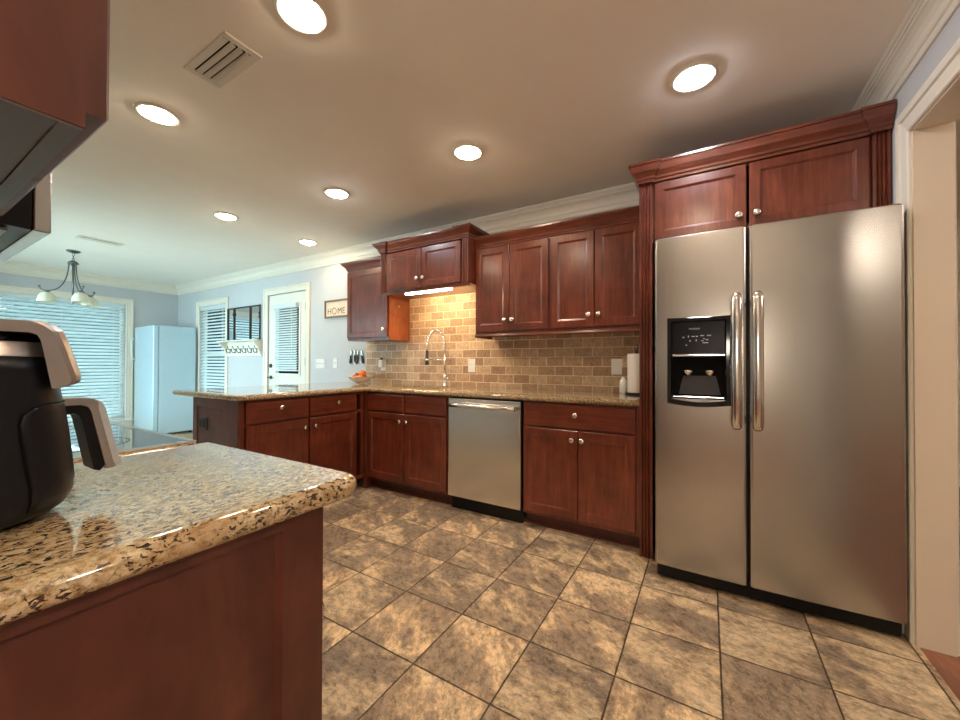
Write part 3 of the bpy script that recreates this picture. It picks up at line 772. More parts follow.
# fridge surround
r = thing('fridge_surround_cabinet', (.18, 2.7, 0), 'tall cherry surround over the fridge with two doors and fluted pilasters', 'cabinet')
bm = nb(); box(bm, -.343, -.274, 2.435, 3.02, .001, 2.20); link('side_panel', bm, 'wood_v', r)
link('fluted_pilaster', fluted(-.343, -.274, 2.41, .001, 2.20, .0245), 'wood_v', r)
bm = nb(); box(bm, .655, .7125, 2.435, 3.02, 1.84, 2.20); link('side_panel', bm, 'wood_v', r)
link('fluted_pilaster', fluted(.653, .7125, 2.41, 1.84, 2.20, .0245), 'wood_v', r)
link('carcass', carcass(-.2735, .6545, 2.435, 3.018, 1.84, 2.20, open_top=False), 'wood_v', r)
BF = Matrix.Translation((0, 2.435, 0))
door_part(r, BF, -.262, 1.85, .44, .33, (.405, .06), fr=.05); door_part(r, BF, .19, 1.85, .455, .33, (.03, .06), fr=.05)
link('crown', cab_crown([(-.343, 2.9), (-.343, 2.398), (-.270, 2.398), (-.270, 2.414), (.650, 2.414), (.650, 2.398), (.7125, 2.398)], 2.185, .105, .05), 'wood_h', r)

# ------------------------------------------------------------------ refrigerator
r = thing('refrigerator', (.2275, 2.6, 0), 'large stainless side by side refrigerator with black ice and water dispenser', 'refrigerator')
FX0, FX1, FG0, FG1 = -.238, .690, .1605, .1695
bm = nb(); box(bm, FX0 + .01, FX1 - .008, 2.275, 2.95, .02, 1.775); link('body', bm, 'grey_dark', r)
def fdoor(x0, x1):
    def yy(x):
        t = (x - (FX0 + FX1) / 2) / ((FX1 - FX0) / 2); return 2.188 + .012 * t * t
    rr = .014; pts = []
    n = 10
    xs = [x0 + rr + (x1 - x0 - 2 * rr) * i / n for i in range(n + 1)]
    pts += [(x0, 2.27), (x0, yy(x0) + rr)]
    for k in range(1, 4): a = PI / 2 * k / 4; pts.append((x0 + rr - rr * math.cos(a), yy(x0) + rr - rr * math.sin(a)))
    pts += [(x, yy(x)) for x in xs]
    for k in range(1, 4): a = PI / 2 * k / 4; pts.append((x1 - rr + rr * math.sin(a), yy(x1) + rr - rr * math.cos(a)))
    pts += [(x1, yy(x1) + rr), (x1, 2.27)]
    bm = nb()
    c = Vector(((x0 + x1) / 2, 2.23))
    def ring(z, s): return [Vector((c.x + (p[0] - c.x) * (1 - s * 2 / (x1 - x0)), c.y + (p[1] - c.y) * (1 - s * 2 / .08), z)) for p in pts]
    loft(bm, [ring(.085, .004), ring(.089, 0), ring(1.781, 0), ring(1.787, .005)])
    for f in bm.faces: f.smooth = abs(f.normal.z) < .5 and len(f.verts) == 4
    return bm
ld = link('door', fdoor(FX0, FG0), 'steel', r); rd = link('door', fdoor(FG1, FX1), 'steel', r)
DPX0, DPX1, DPZ0, DPZ1 = -.177, .097, .93, 1.365
cut(ld, DPX0 + .02, DPX1 - .02, 2.1, 2.255, DPZ0 + .025, DPZ1 - .185)
for dd in (ld, rd):
    for p in dd.data.polygons: p.use_smooth = False
bm = nb(); box(bm, FX0 + .008, FX1 - .006, 2.235, 2.274, .012, .082, .004)
for i in range(5): box(bm, FX0 + .1, FX1 - .1, 2.2335, 2.2345, .025 + i * .01, .03 + i * .01)
link('base_grille', bm, 'black', r)
def fhandle(x, door):
    bm = nb(); zs = [.825, .835, .86, 1.0, 1.145, 1.29, 1.43, 1.455, 1.465]; ys = [2.142, 2.132, 2.126, 2.121, 2.12, 2.121, 2.126, 2.132, 2.142]; sc = [.55, .85, 1, 1, 1, 1, 1, .85, .55]
    loft(bm, [[Vector((x + .021 * s * math.cos(a), y + .013 * s * math.sin(a), z)) for a in [2 * PI * k / 14 for k in range(14)]] for z, y, s in zip(zs, ys, sc)])
    link('handle', bm, 'steel_h', door)
    for z in (.865, 1.425):
        bm = nb(); box(bm, x - .012, x + .012, 2.134, 2.1905, z - .018, z + .018, .004); link('handle_mount', bm, 'chrome', door)
fhandle(.118, ld); fhandle(.198, rd)
# dispenser
bm = nb(); zc = DPZ0
def bez_poly(i):
    a, b, z0, z1 = DPX0 + i, DPX1 - i, DPZ0 + i, DPZ1 - i
    out = [(a, z1), (b, z1)]
    for k in range(9):
        t = k / 8; out.append((b + (a - b) * t, z0 - .012 * math.sin(PI * t) + .0))
    return out
yo = 2.187
rings = [[Vector((p[0], y, p[1])) for p in bez_poly(i)] for i, y in ((0, yo + .012), (0, yo - .006), (.004, yo - .009), (.018, yo - .009), (.022, yo - .004), (.0225, yo + .004))]
loft(bm, rings, cap=False, smooth=False); dz = link('dispenser_bezel', bm, 'black_gloss', ld)
bm = nb(); box(bm, DPX0 + .0225, DPX1 - .0225, yo - .006, yo + .004, DPZ1 - .185, DPZ1 - .0225, .002); link('control_panel', bm, 'panel_black', ld)
bm = nb(); box(bm, DPX0 + .0225, DPX1 - .0225, yo - .009, yo + .003, DPZ1 - .196, DPZ1 - .1855, .003); link('chrome_bar', bm, 'chrome', ld)
MT = Matrix.Translation((0, 0, 0)) @ Matrix.Rotation(PI / 2, 4, 'X')
bm = text_bm('FRIGIDAIRE', .0095, Matrix.Translation((DPX0 + .098, yo - .0065, DPZ1 - .062)) @ MT, .0004)
for (x, z, a, b) in ((.07, .098, .010, .007), (.094, .092, .006, .012), (.11, .095, .016, .005), (.128, .095, .012, .005), (.148, .092, .02, .005), (.176, .092, .022, .005), (.101, .115, .005, .010), (.128, .112, .005, .012), (.16, .108, .01, .004), (.172, .112, .012, .006), (.152, .118, .012, .004), (.158, .128, .03, .004), (.083, .138, .010, .004)):
    box(bm, DPX0 + x, DPX0 + x + a * .8, yo - .0072, yo - .0062, DPZ1 - z - b * .8, DPZ1 - z)
link('panel_print', bm, 'label_ink', ld)
bm = nb()
x0, x1, z0, z1 = DPX0 + .0205, DPX1 - .0205, DPZ0 + .0255, DPZ1 - .1965
box(bm, x0, x1, 2.25, 2.2545, z0, z1); box(bm, x0, x0 + .003, 2.19, 2.25, z0, z1); box(bm, x1 - .003, x1, 2.19, 2.25, z0, z1); box(bm, x0, x1, 2.19, 2.25, z0, z0 + .003); box(bm, x0, x1, 2.192, 2.25, z1 - .003, z1)
link('dispenser_cavity', bm, 'void', ld)
for cx in (-.085, .012):
    bm = nb(); lathe(bm, [(.022, 0), (.024, -.004), (.023, -.016), (.014, -.024), (.012, -.03)], (cx, 2.222, 1.1), (0, 0, 1)); link('spout', bm, 'nickel', ld)
bm = nb(); prism(bm, [(-.128, .975), (.058, .975), (.042, 1.05), (.036, 1.07), (-.106, 1.07), (-.112, 1.05)], 2.236, 2.244, 'y'); link('paddle', bm, 'grey_dark', ld)
bm = nb(); box(bm, x0 + .004, x1 - .004, 2.194, 2.245, z0 + .0035, z0 + .012, .003); link('drip_tray', bm, 'steel_h', ld)

# ------------------------------------------------------------------ near counter run
NX1, NX0 = -.62, -1.178
r = thing('base_cabinet', (-.9, .16, 0), 'cherry base cabinet with panelled end under the near granite worktop', 'cabinet')
link('carcass', carcass(-NX1, -NX0, -.455, .145, .095, CT - .0005, rails=((.69, .715),)), 'wood_v', r, Matrix.Rotation(PI, 4, 'Z'))
BN = Matrix.Translation((0, .4545, 0)) @ Matrix.Rotation(PI, 4, 'Z')
bm = nb(); box(bm, NX0, NX1, .375, .39, .001, .0945); link('toe_kick', bm, 'wood_dark', r)
door_part(r, BN, -NX1 + .015, .712, .533, .148, (.27, .09), kind='drawer_front', mat='wood_h')
door_part(r, BN, -NX1 + .015, .122, .533, .572, (.04, .515))
bm = nb()
rects(bm, -.144, .455, .001, CT - .0005, [(0, .0), (0, -.015), (.002, -.017), (.078, -.017), (.082, -.007), (.084, -.004)])
for v in bm.verts:
    if v.co.z > CT - .12: v.co.z = CT - .0005 - (CT - .0005 - v.co.z) * .28      # narrow top rail under the worktop
link('end_panel', bm, 'wood_side', r, Matrix.Translation((NX1 + .0005, 0, 0)) @ Matrix.Rotation(PI / 2, 4, 'Z'))
outl = rounded([(NX0 - .0, -.148), (NX0, .528), (-.571, .528), (-.571, -.148)], {2: .045}, 8)
tag(link('countertop', slab_top(outl, CT, .915), 'granite'), 'speckled granite worktop beside the cooktop in the near left corner', 'countertop')

# range with glass cooktop
r = thing('range_cooker', (-1.56, .17, 0), 'slide-in range with black glass cooktop and steel trim beside the near worktop', 'range')
RX0, RX1 = -1.942, -1.182
bm = nb(); box(bm, RX0 + .003, RX1 - .003, -.13, .45, .02, .905); link('body', bm, 'black', r)
bm = nb(); box(bm, RX0 + .02, RX1 - .02, -.11, .475, .9125, .9195, .002); link('glass_top', bm, 'glass_top', r)
bm = nb()
for a in ((RX0, RX0 + .0195, -.13, .495), (RX1 - .0195, RX1, -.13, .495), (RX0 + .0195, RX1 - .0195, .4755, .495), (RX0 + .0195, RX1 - .0195, -.13, -.1105)): box(bm, a[0], a[1], a[2], a[3], .906, .921, .003)
link('trim_frame', bm, 'steel_h', r)
bm = nb(); box(bm, RX0 + .005, RX1 - .005, .4505, .49, .2, .76, .004); link('oven_door', bm, 'steel', r)
bm = nb(); box(bm, RX0 + .005, RX1 - .005, .4505, .485, .765, .904, .004); link('control_panel', bm, 'steel', r)
for i in range(4):
    bm = nb(); lathe(bm, [(.02, 0), (.019, .02), (.001, .021)], (RX0 + .12 + i * .17, .4855, .835), (0, 1, 0)); link('control_knob', bm, 'black', r)
bm = nb(); cyl(bm, (RX0 + .05, .53, .71), (RX1 - .05, .53, .71), .012)
for x in (RX0 + .08, RX1 - .08): cyl(bm, (x, .4905, .71), (x, .53, .71), .008)
link('oven_handle', bm, 'steel_h', r)
for cx, cy, rad in ((-1.38, .30, .11), (-1.76, .30, .09), (-1.38, .04, .08), (-1.76, .04, .1)):
    bm = nb(); lathe(bm, [(rad, 0), (rad, .0004), (rad - .003, .0004), (rad - .003, 0)], (cx, cy, .9196), n=40, cap=False); link('burner_ring', bm, 'grey_dark', r)

# near wall cabinet above
r = thing('wall_cabinet', (-.9, 0, 1.4), 'cherry wall cabinet in the top left corner over the air fryer', 'cabinet')
UZ0, UZ1 = 1.394, 2.14
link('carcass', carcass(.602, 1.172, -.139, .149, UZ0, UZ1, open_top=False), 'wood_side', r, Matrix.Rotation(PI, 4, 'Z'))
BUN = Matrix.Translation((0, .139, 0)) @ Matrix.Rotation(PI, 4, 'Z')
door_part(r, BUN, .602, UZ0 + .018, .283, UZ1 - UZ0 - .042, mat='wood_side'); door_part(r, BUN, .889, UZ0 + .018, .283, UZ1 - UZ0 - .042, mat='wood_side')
bm = nb(); box(bm, -1.15, -.622, -.13, .118, UZ0 - .001, UZ0 + .0005)
link('bottom_panel', bm, 'underside', r)
bm = nb(); box(bm, -.6215, -.603, -.14, .118, UZ0 - .003, UZ0 - .0005); box(bm, -1.171, -.603, .1185, .137, UZ0 - .003, UZ0 - .0005); link('light_rail', bm, 'underside', r)
bm = nb(); prof = [(0, UZ1 - .02), (.01, UZ1 - .02), (.02, UZ1 + .01), (.05, UZ1 + .05), (.055, UZ1 + .065), (0, UZ1 + .065)]
sweep(bm, [(-.602, -.149), (-.602, .139), (-1.172, .139)], prof); link('crown', bm, 'wood_h', r)

# microwave over the range
r = thing('microwave', (-1.56, .03, 1.4), 'black and steel over-range microwave hanging beyond the near wall cabinet', 'microwave')
bm = nb(); box(bm, RX0 + .01, -1.192, -.149, .198, 1.402, 1.80); link('body', bm, 'black', r)
bm = nb(); box(bm, RX0 + .01, -1.192, .200, .226, 1.402, 1.80, .003, 2); link('door', bm, 'steel', r)
bm = nb(); box(bm, RX0 + .03, -1.21, -.13, .17, 1.394, 1.4015, .002)
for i in range(8): box(bm, -1.33 - .012 * i, -1.336 - .012 * i, -.05, .10, 1.392, 1.3945)
link('vent_grille', bm, 'grey_metal', r)
bm = nb(); box(bm, RX0 + .2, -1.30, .2262, .2275, 1.46, 1.76); link('door_window', bm, 'black_gloss', r)
r = thing('wall_cabinet', (-1.56, 0, 1.81), 'short cherry wall cabinet above the microwave', 'cabinet')
link('carcass', carcass(1.183, 1.94, -.139, .149, 1.803, UZ1, open_top=False), 'wood_v', r, Matrix.Rotation(PI, 4, 'Z'))
door_part(r, BUN, 1.188, 1.81, .37, .30, (.34, .05)); door_part(r, BUN, 1.565, 1.81, .37, .30, (.03, .05))

# ------------------------------------------------------------------ air fryer
AX, AY = -.86, .03
r = thing('air_fryer', (AX, AY, .915), 'charcoal air fryer with champagne metallic lid and basket handle on the near worktop', 'air fryer')
def sq(hx, y0, y1, z, rr=.08, n=8):
    rr = min(rr, hx - .001)
    pts = rounded([(AX - hx, y0), (AX + hx, y0), (AX + hx, y1), (AX - hx, y1)], rr, n)
    return [Vector((p[0], p[1], z)) for p in pts]
SH = [(.098, -.10, .152, .918), (.107, -.108, .163, .922), (.113, -.114, .172, .93), (.118, -.118, .1785, .945), (.119, -.119, .1795, .965), (.118, -.119, .177, 1.0), (.116, -.118, .173, 1.04), (.113, -.116, .168, 1.08), (.110, -.114, .163, 1.12), (.109, -.113, .161, 1.137)]
bm = nb(); loft(bm, [sq(a, b, c, z) for a, b, c, z in SH]); link('body', bm, 'fryer_black', r)
for x, y in ((AX - .06, AY - .09), (AX + .06, AY - .09), (AX - .06, AY + .08), (AX + .06, AY + .08)):
    bm = nb(); cyl(bm, (x, y, .9152), (x, y, .9185), .015); link('foot', bm, 'black', r)
bm = nb(); loft(bm, [sq(.109, -.113, .161, 1.1373), sq(.108, -.112, .160, 1.1385), sq(.107, -.111, .159, 1.1555), sq(.105, -.109, .157, 1.1568)]); link('lid_band', bm, 'champagne', r)
bm = nb(); loft(bm, [sq(.098, -.105, .150, 1.157), sq(.098, -.105, .150, 1.1715)]); link('air_slot', bm, 'black_gloss', r)
prof = [(-.115, 1.1716), (.146, 1.1716), (.1525, 1.169), (.156, 1.162), (.1665, 1.097), (.170, 1.0965), (.182, 1.101), (.1845, 1.106), (.184, 1.112), (.170, 1.163), (.166, 1.174), (.158, 1.182), (.147, 1.1865), (-.10, 1.1865), (-.115, 1.18)]
prof = rounded(prof, {4: .001, 13: .008, 14: .004}, 3)
bm = nb(); cy_ = .03; cz_ = 1.15
def hood_ring(x, k):
    # plan rounding: the sides pull back towards the rear so the front reads as a rounded corner
    return [Vector((AX + x, p[0] - (k if p[0] > .1 else 0), p[1] - k * .12)) for p in prof]
xs = [-.098, -.095, -.085, -.07, -.045, 0, .045, .07, .085, .095, .098]; ks = [.020, .014, .007, .003, .0, 0, .0, .003, .007, .014, .020]
loft(bm, [hood_ring(x, k) for x, k in zip(xs, ks)], smooth=False); link('lid_hood', bm, 'champagne', r)
# basket front with its seam
bm = nb()
def shp(z):
    for a, b in zip(SH[:-1], SH[1:]):
        if z <= b[3] + 1e-6:
            t = (z - a[3]) / (b[3] - a[3]); return [a[k] + (b[k] - a[k]) * t for k in range(3)]
def bring(z, a0=.30):
    hx, y0, y1 = shp(z); hx += .0008; y1 += .0010; rr = .08; out = []
    for i in range(10):
        a = a0 + (PI / 2 - a0) * i / 9; out.append(Vector((AX + hx - rr + rr * math.cos(a), y1 - rr + rr * math.sin(a), z)))
    for i in range(10):
        a = PI / 2 + (PI / 2 - a0) * i / 9; out.append(Vector((AX - hx + rr + rr * math.cos(a), y1 - rr + rr * math.sin(a), z)))
    return out
zz = [.936, .95, .965, .99, 1.03, 1.05, 1.062, 1.070, 1.074]; aa = [.36, .34, .33, .31, .29, .30, .36, .50, .78]
rr_ = [bring(z, a) for z, a in zip(zz, aa)]
loft(bm, rr_, cap=True, closed=True); bk = link('basket', bm, 'fryer_black', r)
bm = nb()
edge_ = [q[0] for q in rr_] + rr_[-1][1:] + [q[-1] for q in rr_[::-1]][1:]
tube(bm, edge_, .0009, 6); link('seam', bm, 'void', bk)
hw = .026
outer = [(.165, 1.074), (.19, 1.0745), (.205, 1.073), (.212, 1.066), (.216, 1.056), (.2345, .968), (.233, .9605), (.222, .958)]
inner = [(.165, 1.064), (.192, 1.064), (.1995, 1.060), (.203, 1.052), (.2205, .964), (.222, .958)]
bm = nb(); prism(bm, outer + inner[::-1][1:], AX - hw, AX + hw, 'x')
hd = link('handle', bm, 'champagne', r)
bm = nb(); prism(bm, [(.168, 1.0635), (.1915, 1.0635), (.199, 1.0595), (.2025, 1.052), (.220, .965), (.214, .957), (.207, .960), (.1925, 1.040), (.190, 1.047), (.184, 1.051), (.168, 1.051)], AX - hw * .95, AX + hw * .95, 'x')
link('grip', bm, 'black', hd)
bm = nb(); prism(bm, [(.2105, 1.070), (.2155, 1.066), (.2195, 1.056), (.2385, .967), (.2325, .962), (.2295, .968), (.211, 1.056)], AX - hw * 1.03, AX + hw * 1.03, 'x'); link('chrome_strip', bm, 'chrome', hd)

# ------------------------------------------------------------------ counter things at the back
r = thing('kitchen_faucet', (-2.11, 2.87, .915), 'tall chrome spring-neck kitchen faucet behind the sink', 'faucet')
bx, by = -2.10, 2.885
bm = nb(); lathe(bm, [(.028, 0), (.028, .006), (.02, .012), (.018, .05), (.018, .115), (.012, .12)], (bx, by, .9153)); link('base', bm, 'nickel', r)
bm = nb(); cyl(bm, (bx, by, 1.035), (bx, by, 1.20), .011); link('riser', bm, 'nickel', r)
arch = [Vector((bx, by, 1.19))] + bez((bx, by, 1.27), (bx, by, 1.50), (bx - .19, by - .03, 1.50), (bx - .19, by - .03, 1.26), 26)
bm = nb(); tube(bm, arch, .009, 10); link('neck', bm, 'nickel', r)
bm = nb(); pts = []
cum = arch; total = 46 * 10
import itertools
def samp(t):
    f = t * (len(cum) - 1); i = min(int(f), len(cum) - 2); return cum[i].lerp(cum[i + 1], f - i), (cum[i + 1] - cum[i]).normalized()
for k in range(total + 1):
    p, d = samp(k / total); s_ = Vector((d.z * -1, 0, d.x)); s_ = Vector((.16, -.98, 0)); q = d.cross(s_).normalized(); s_ = q.cross(d).normalized()
    a = 2 * PI * k / 10; pts.append(p + (q * math.cos(a) + s_ * math.sin(a)) * .0125)
tube(bm, pts, .0022, 5); link('spring_coil', bm, 'chrome', r)
bm = nb(); lathe(bm, [(.009, 0), (.013, -.01), (.015, -.03), (.015, -.10), (.019, -.12), (.019, -.14), (.014, -.142)], (bx - .19, by - .03, 1.255)); link('spray_head', bm, 'grey_dark', r)
bm = nb(); tube(bm, [(bx, by, 1.16), (bx - .09, by - .014, 1.163), (bx - .175, by - .028, 1.163)], .0045, 8); lathe(bm, [(.018, -.008), (.018, .008)], (bx - .19, by - .03, 1.163)); link('holder_arm', bm, 'nickel', r)
bm = nb(); cyl(bm, (bx + .01, by - .005, .985), (bx + .075, by - .03, .99), .015, .011); link('lever_handle', bm, 'nickel', r)

r = thing('fruit_bowl', (-3.17, 2.83, .915), 'cream footed bowl of oranges at the corner of the far worktop', 'bowl')
bc = Vector((-3.17, 2.83, .9153))
bm = nb(); lathe(bm, [(.055, 0), (.058, .004), (.05, .012), (.07, .02), (.105, .045), (.125, .072), (.129, .076), (.122, .074), (.10, .05), (.065, .026), (.0, .022)], bc, n=32)
link('dish', bm, 'bowl', r)
spots = [(-.045, -.03, .063, 'orange', 'orange nearest the left rim of the cream bowl'), (.042, -.035, .063, 'orange', 'orange at the front right of the cream bowl'), (.0, .048, .064, 'orange', 'orange at the back of the cream bowl nearest the tiles'), (.03, .006, .108, 'orange', 'orange resting on top of the others in the bowl')]
for dx, dy, dz, mt, lb in spots:
    bm = nb(); bmesh.ops.create_uvsphere(bm, u_segments=18, v_segments=12, radius=.036)
    for v in bm.verts: v.co.z *= .93
    for f in bm.faces: f.smooth = True
    o = link('orange', bm, mt); o.location = bc + Vector((dx, dy, dz)); tag(o, lb, 'fruit', 'oranges in the cream bowl')
bm = nb(); bmesh.ops.create_uvsphere(bm, u_segments=16, v_segments=10, radius=.028)
for f in bm.faces: f.smooth = True
o = link('plum', bm, 'apple'); o.location = bc + Vector((-.088, .028, .083)); tag(o, 'small dark red fruit at the left edge of the bowl', 'fruit')

r = thing('paper_towel_holder', (-.43, 2.86, .915), 'white paper towel roll on its stand beside the fridge panel', 'paper towel')
pc = (-.425, 2.85, .9153)
bm = nb(); lathe(bm, [(.075, 0), (.075, .008), (.07, .012), (.01, .013)], pc, n=32); link('base', bm, 'black', r)
bm = nb(); cyl(bm, (pc[0], pc[1], .927), (pc[0], pc[1], 1.245), .007); lathe(bm, [(.012, 0), (.014, .01), (.001, .02)], (pc[0], pc[1], 1.244)); link('rod', bm, 'nickel', r)
bm = nb(); lathe(bm, [(.02, 0), (.058, 0), (.06, .004), (.06, .266), (.058, .27), (.02, .27)], (pc[0], pc[1], .930), n=32); link('paper_roll', bm, 'paper', r)
bm = nb(); lathe(bm, [(.022, 0), (.026, .004), (.026, .08), (.022, .10), (.012, .108), (.012, .12)], (-.522, 2.90, .9153), n=20); tag(link('soap_bottle', bm, 'white'), 'small white bottle tucked left of the paper towel roll', 'bottle')

def plate(name, x, z, w_, h_, label, kind, y=None, n=1, cat='outlet'):
    y = YB if y is None else y
    r = thing(name, (x, y - .001, z), label, cat)
    bm = nb(); rects(bm, x - w_ / 2, x + w_ / 2, z - h_ / 2, z + h_ / 2, [(0, y - .0006), (0, y - .004), (.004, y - .006)]); link('cover_plate', bm, 'white', r)
    for i in range(n):
        cx = x + (i - (n - 1) / 2) * .047
        if kind == 'outlet':
            for dz in (-.02, .02):
                bm = nb(); rects(bm, cx - .017, cx + .017, z + dz - .014, z + dz + .014, [(0, y - .0062), (.001, y - .008), (.003, y - .0083)])
                for sx in (-.006, .006): box(bm, cx + sx - .001, cx + sx + .001, y - .0086, y - .0082, z + dz - .005, z + dz + .006)
                link('receptacle', bm, 'white', r)
        else:
            bm = nb(); prism(bm, [(y - .0062, z - .012), (y - .0062, z + .012), (y - .016, z + .009), (y - .018, z + .004)], cx - .005, cx + .005, 'x'); link('toggle', bm, 'white', r)
plate('light_switch', -4.10, 1.122, .165, .12, 'wide white three-toggle switch plate right of the back door', 'switch', n=3, cat='switch')
plate('light_switch', -3.82, 1.128, .075, .12, 'single white switch plate nearest the wall cabinet end', 'switch', cat='switch')
plate('wall_outlet', -3.02, 1.11, .075, .125, 'white outlet on the backsplash under the single-door wall cabinet', 'outlet', y=3.019)
plate('wall_outlet', -1.89, 1.11, .075, .125, 'white outlet on the backsplash right of the faucet', 'outlet', y=3.019)
plate('wall_outlet', -.59, 1.11, .08, .12, 'white outlet on the backsplash left of the paper towels', 'outlet', y=3.019)
# plug-in freshener
r = thing('plug_in_freshener', (-3.02, 3.0, 1.12), 'small white plug-in with grey cap on the leftmost backsplash outlet', 'air freshener')
bm = nb(); box(bm, -3.045, -2.995, 2.965, 3.0099, 1.085, 1.165, .01, 2); link('body', bm, 'white', r)
bm = nb(); lathe(bm, [(.014, 0), (.012, .02), (.004, .024)], (-3.02, 2.987, 1.1655)); link('cap', bm, 'grey_dark', r)

# measuring spoons on small hooks
for i, (x, z, ln, a, lb) in enumerate([(-3.53, 1.27, .11, .12, 'leftmost black-handled utensil hanging on the wall above the fruit bowl'), (-3.475, 1.275, .09, -.1, 'second from left of the hanging black-handled utensils'), (-3.42, 1.275, .12, .15, 'third from left of the hanging black-handled utensils'), (-3.365, 1.27, .11, -.2, 'rightmost hanging black-handled utensil beside the tile edge')]):
    r = thing('hanging_utensil', (x, YB - .02, z), lb, 'utensil', 'black-handled utensils hanging on the back wall')
    R_ = Matrix.Translation((x, YB - .014, z)) @ Matrix.Rotation(a, 4, 'Y')
    bm = nb(); lathe(bm, [(.006, 0), (.006, .010), (.003, .012)], (0, .0135, 0), (0, -1, 0), n=10); box(bm, -.012, .012, -.003, .001, -.055, .0, .0015); link('blade', bm, 'nickel', r, R_)
    bm = nb(); loft(bm, [[Vector((w_ * math.cos(t), .004 * math.sin(t) - .001, zz_)) for t in [2 * PI * k / 12 for k in range(12)]] for w_, zz_ in ((.006, -.052), (.013, -.06), (.015, -.085), (.02, -.052 - ln * .6), (.016, -.06 - ln * .75), (.006, -.06 - ln * .8))]); link('handle', bm, 'black', r, R_)

# ------------------------------------------------------------------ wall decor
r = thing('wall_sign', (-3.63, YB - .01, 1.78), 'framed whitewashed word sign on the wall left of the cabinets', 'sign')
sx0, sx1, sz0, sz1 = -4.0, -3.26, 1.672, 1.885
bm = nb(); box(bm, sx0 + .015, sx1 - .015, YB - .012, YB - .001, sz0 + .015, sz1 - .015); link('board', bm, 'sign_face', r)
bm = nb()
for a in ((sx0, sx0 + .02, sz0, sz1), (sx1 - .02, sx1, sz0, sz1), (sx0 + .02, sx1 - .02, sz0, sz0 + .02), (sx0 + .02, sx1 - .02, sz1 - .02, sz1)): box(bm, a[0], a[1], YB - .026, YB - .001, a[2], a[3], .002)
link('frame', bm, 'sign_frame', r)
bm = text_bm('H', .105, Matrix.Translation((-3.955, YB - .0135, 1.715)) @ MT, .0008)
b2 = text_bm('ME', .105, Matrix.Translation((-3.775, YB - .0135, 1.715)) @ MT, .0008, 1.05)
tm = bpy.data.meshes.new('t'); b2.to_mesh(tm); b2.free(); bm.from_mesh(tm); bpy.data.meshes.remove(tm)
for k in range(14):
    a = 2 * PI * k / 14; c = Vector((-3.83 + .036 * math.cos(a), YB - .0135, 1.752 + .036 * math.sin(a)))
    d = Vector((-math.sin(a + .5), 0, math.cos(a + .5))); n_ = Vector((d.z, 0, -d.x))
    vs = [c - d * .012, c + n_ * .005, c + d * .012, c - n_ * .005]
    f0 = [bm.verts.new(v + Vector((0, -.0008, 0))) for v in vs]; f1 = [bm.verts.new(v + Vector((0, .0008, 0))) for v in vs]
    bm.faces.new(f0); bm.faces.new(f1[::-1])
    for i in range(4): bm.faces.new((f0[i], f0[(i + 1) % 4], f1[(i + 1) % 4], f1[i]))
link('lettering', bm, 'sign_ink', r)

r = thing('windowpane_mirror', (-5.83, YB - .02, 1.46), 'black-framed three-pane mirror standing on the coat rack shelf', 'mirror')
mx0, mx1, mz0, mz1 = -6.275, -5.385, 1.4575, 1.95
bm = nb(); box(bm, mx0 + .005, mx1 - .005, YB - .014, YB - .003, mz0 + .005, mz1 - .005); link('mirror_glass', bm, 'mirror', r)
bm = nb()
for a in ((mx0, mx0 + .02, mz0, mz1), (mx1 - .022, mx1, mz0, mz1), (mx0 + .02, mx1 - .022, mz1 - .018, mz1), (mx0 + .02, mx1 - .022, mz0, mz0 + .01), (-6.10, -6.075, mz0 + .01, mz1 - .018), (-5.66, -5.635, mz0 + .01, mz1 - .018)): box(bm, a[0], a[1], YB - .026, YB - .0145, a[2], a[3])
link('frame', bm, 'bronze', r)
for x, z in ((-6.09, 1.85), (-5.40, 1.83), (-5.40, 1.78)):
    bm = nb(); box(bm, x - .012, x + .018, YB - .034, YB - .0265, z - .02, z + .02, .003); link('latch', bm, 'bronze', r)

r = thing('coat_rack', (-5.88, YB - .05, 1.3), 'white shelf with a row of black coat hooks under the mirror', 'coat rack')
kx0, kx1 = -6.30, -5.36
bm = nb(); box(bm, kx0 - .05, kx1 + .01, YB - .14, YB - .001, 1.437, 1.4565, .003); link('shelf', bm, 'trim', r)
bm = nb(); box(bm, kx0, kx1, YB - .018, YB - .001, 1.225, 1.4365, .003); link('back_board', bm, 'trim', r)
for x in (kx0, kx1 - .025):
    bm = nb(); prism(bm, [(YB - .0185, 1.4365), (YB - .13, 1.4365), (YB - .125, 1.41), (YB - .07, 1.36), (YB - .03, 1.26), (YB - .0185, 1.25)], x, x + .025, 'x'); link('bracket', bm, 'trim', r)
for i in range(6):
    x = kx0 + .11 + i * .145
    bm = nb(); box(bm, x - .010, x + .010, YB - .023, YB - .0185, 1.27, 1.34, .002)
    tube(bm, [(x, YB - .022, 1.285), (x, YB - .05, 1.275), (x, YB - .07, 1.295), (x, YB - .075, 1.325)], .0055, 8)
    tube(bm, [(x, YB - .022, 1.32), (x, YB - .045, 1.335), (x, YB - .06, 1.365)], .005, 8)
    bmesh.ops.create_uvsphere(bm, u_segments=8, v_segments=6, radius=.009, matrix=Matrix.Translation((x, YB - .075, 1.33)))
    bmesh.ops.create_uvsphere(bm, u_segments=8, v_segments=6, radius=.008, matrix=Matrix.Translation((x, YB - .06, 1.37)))
    link('hook', bm, 'bronze', r)

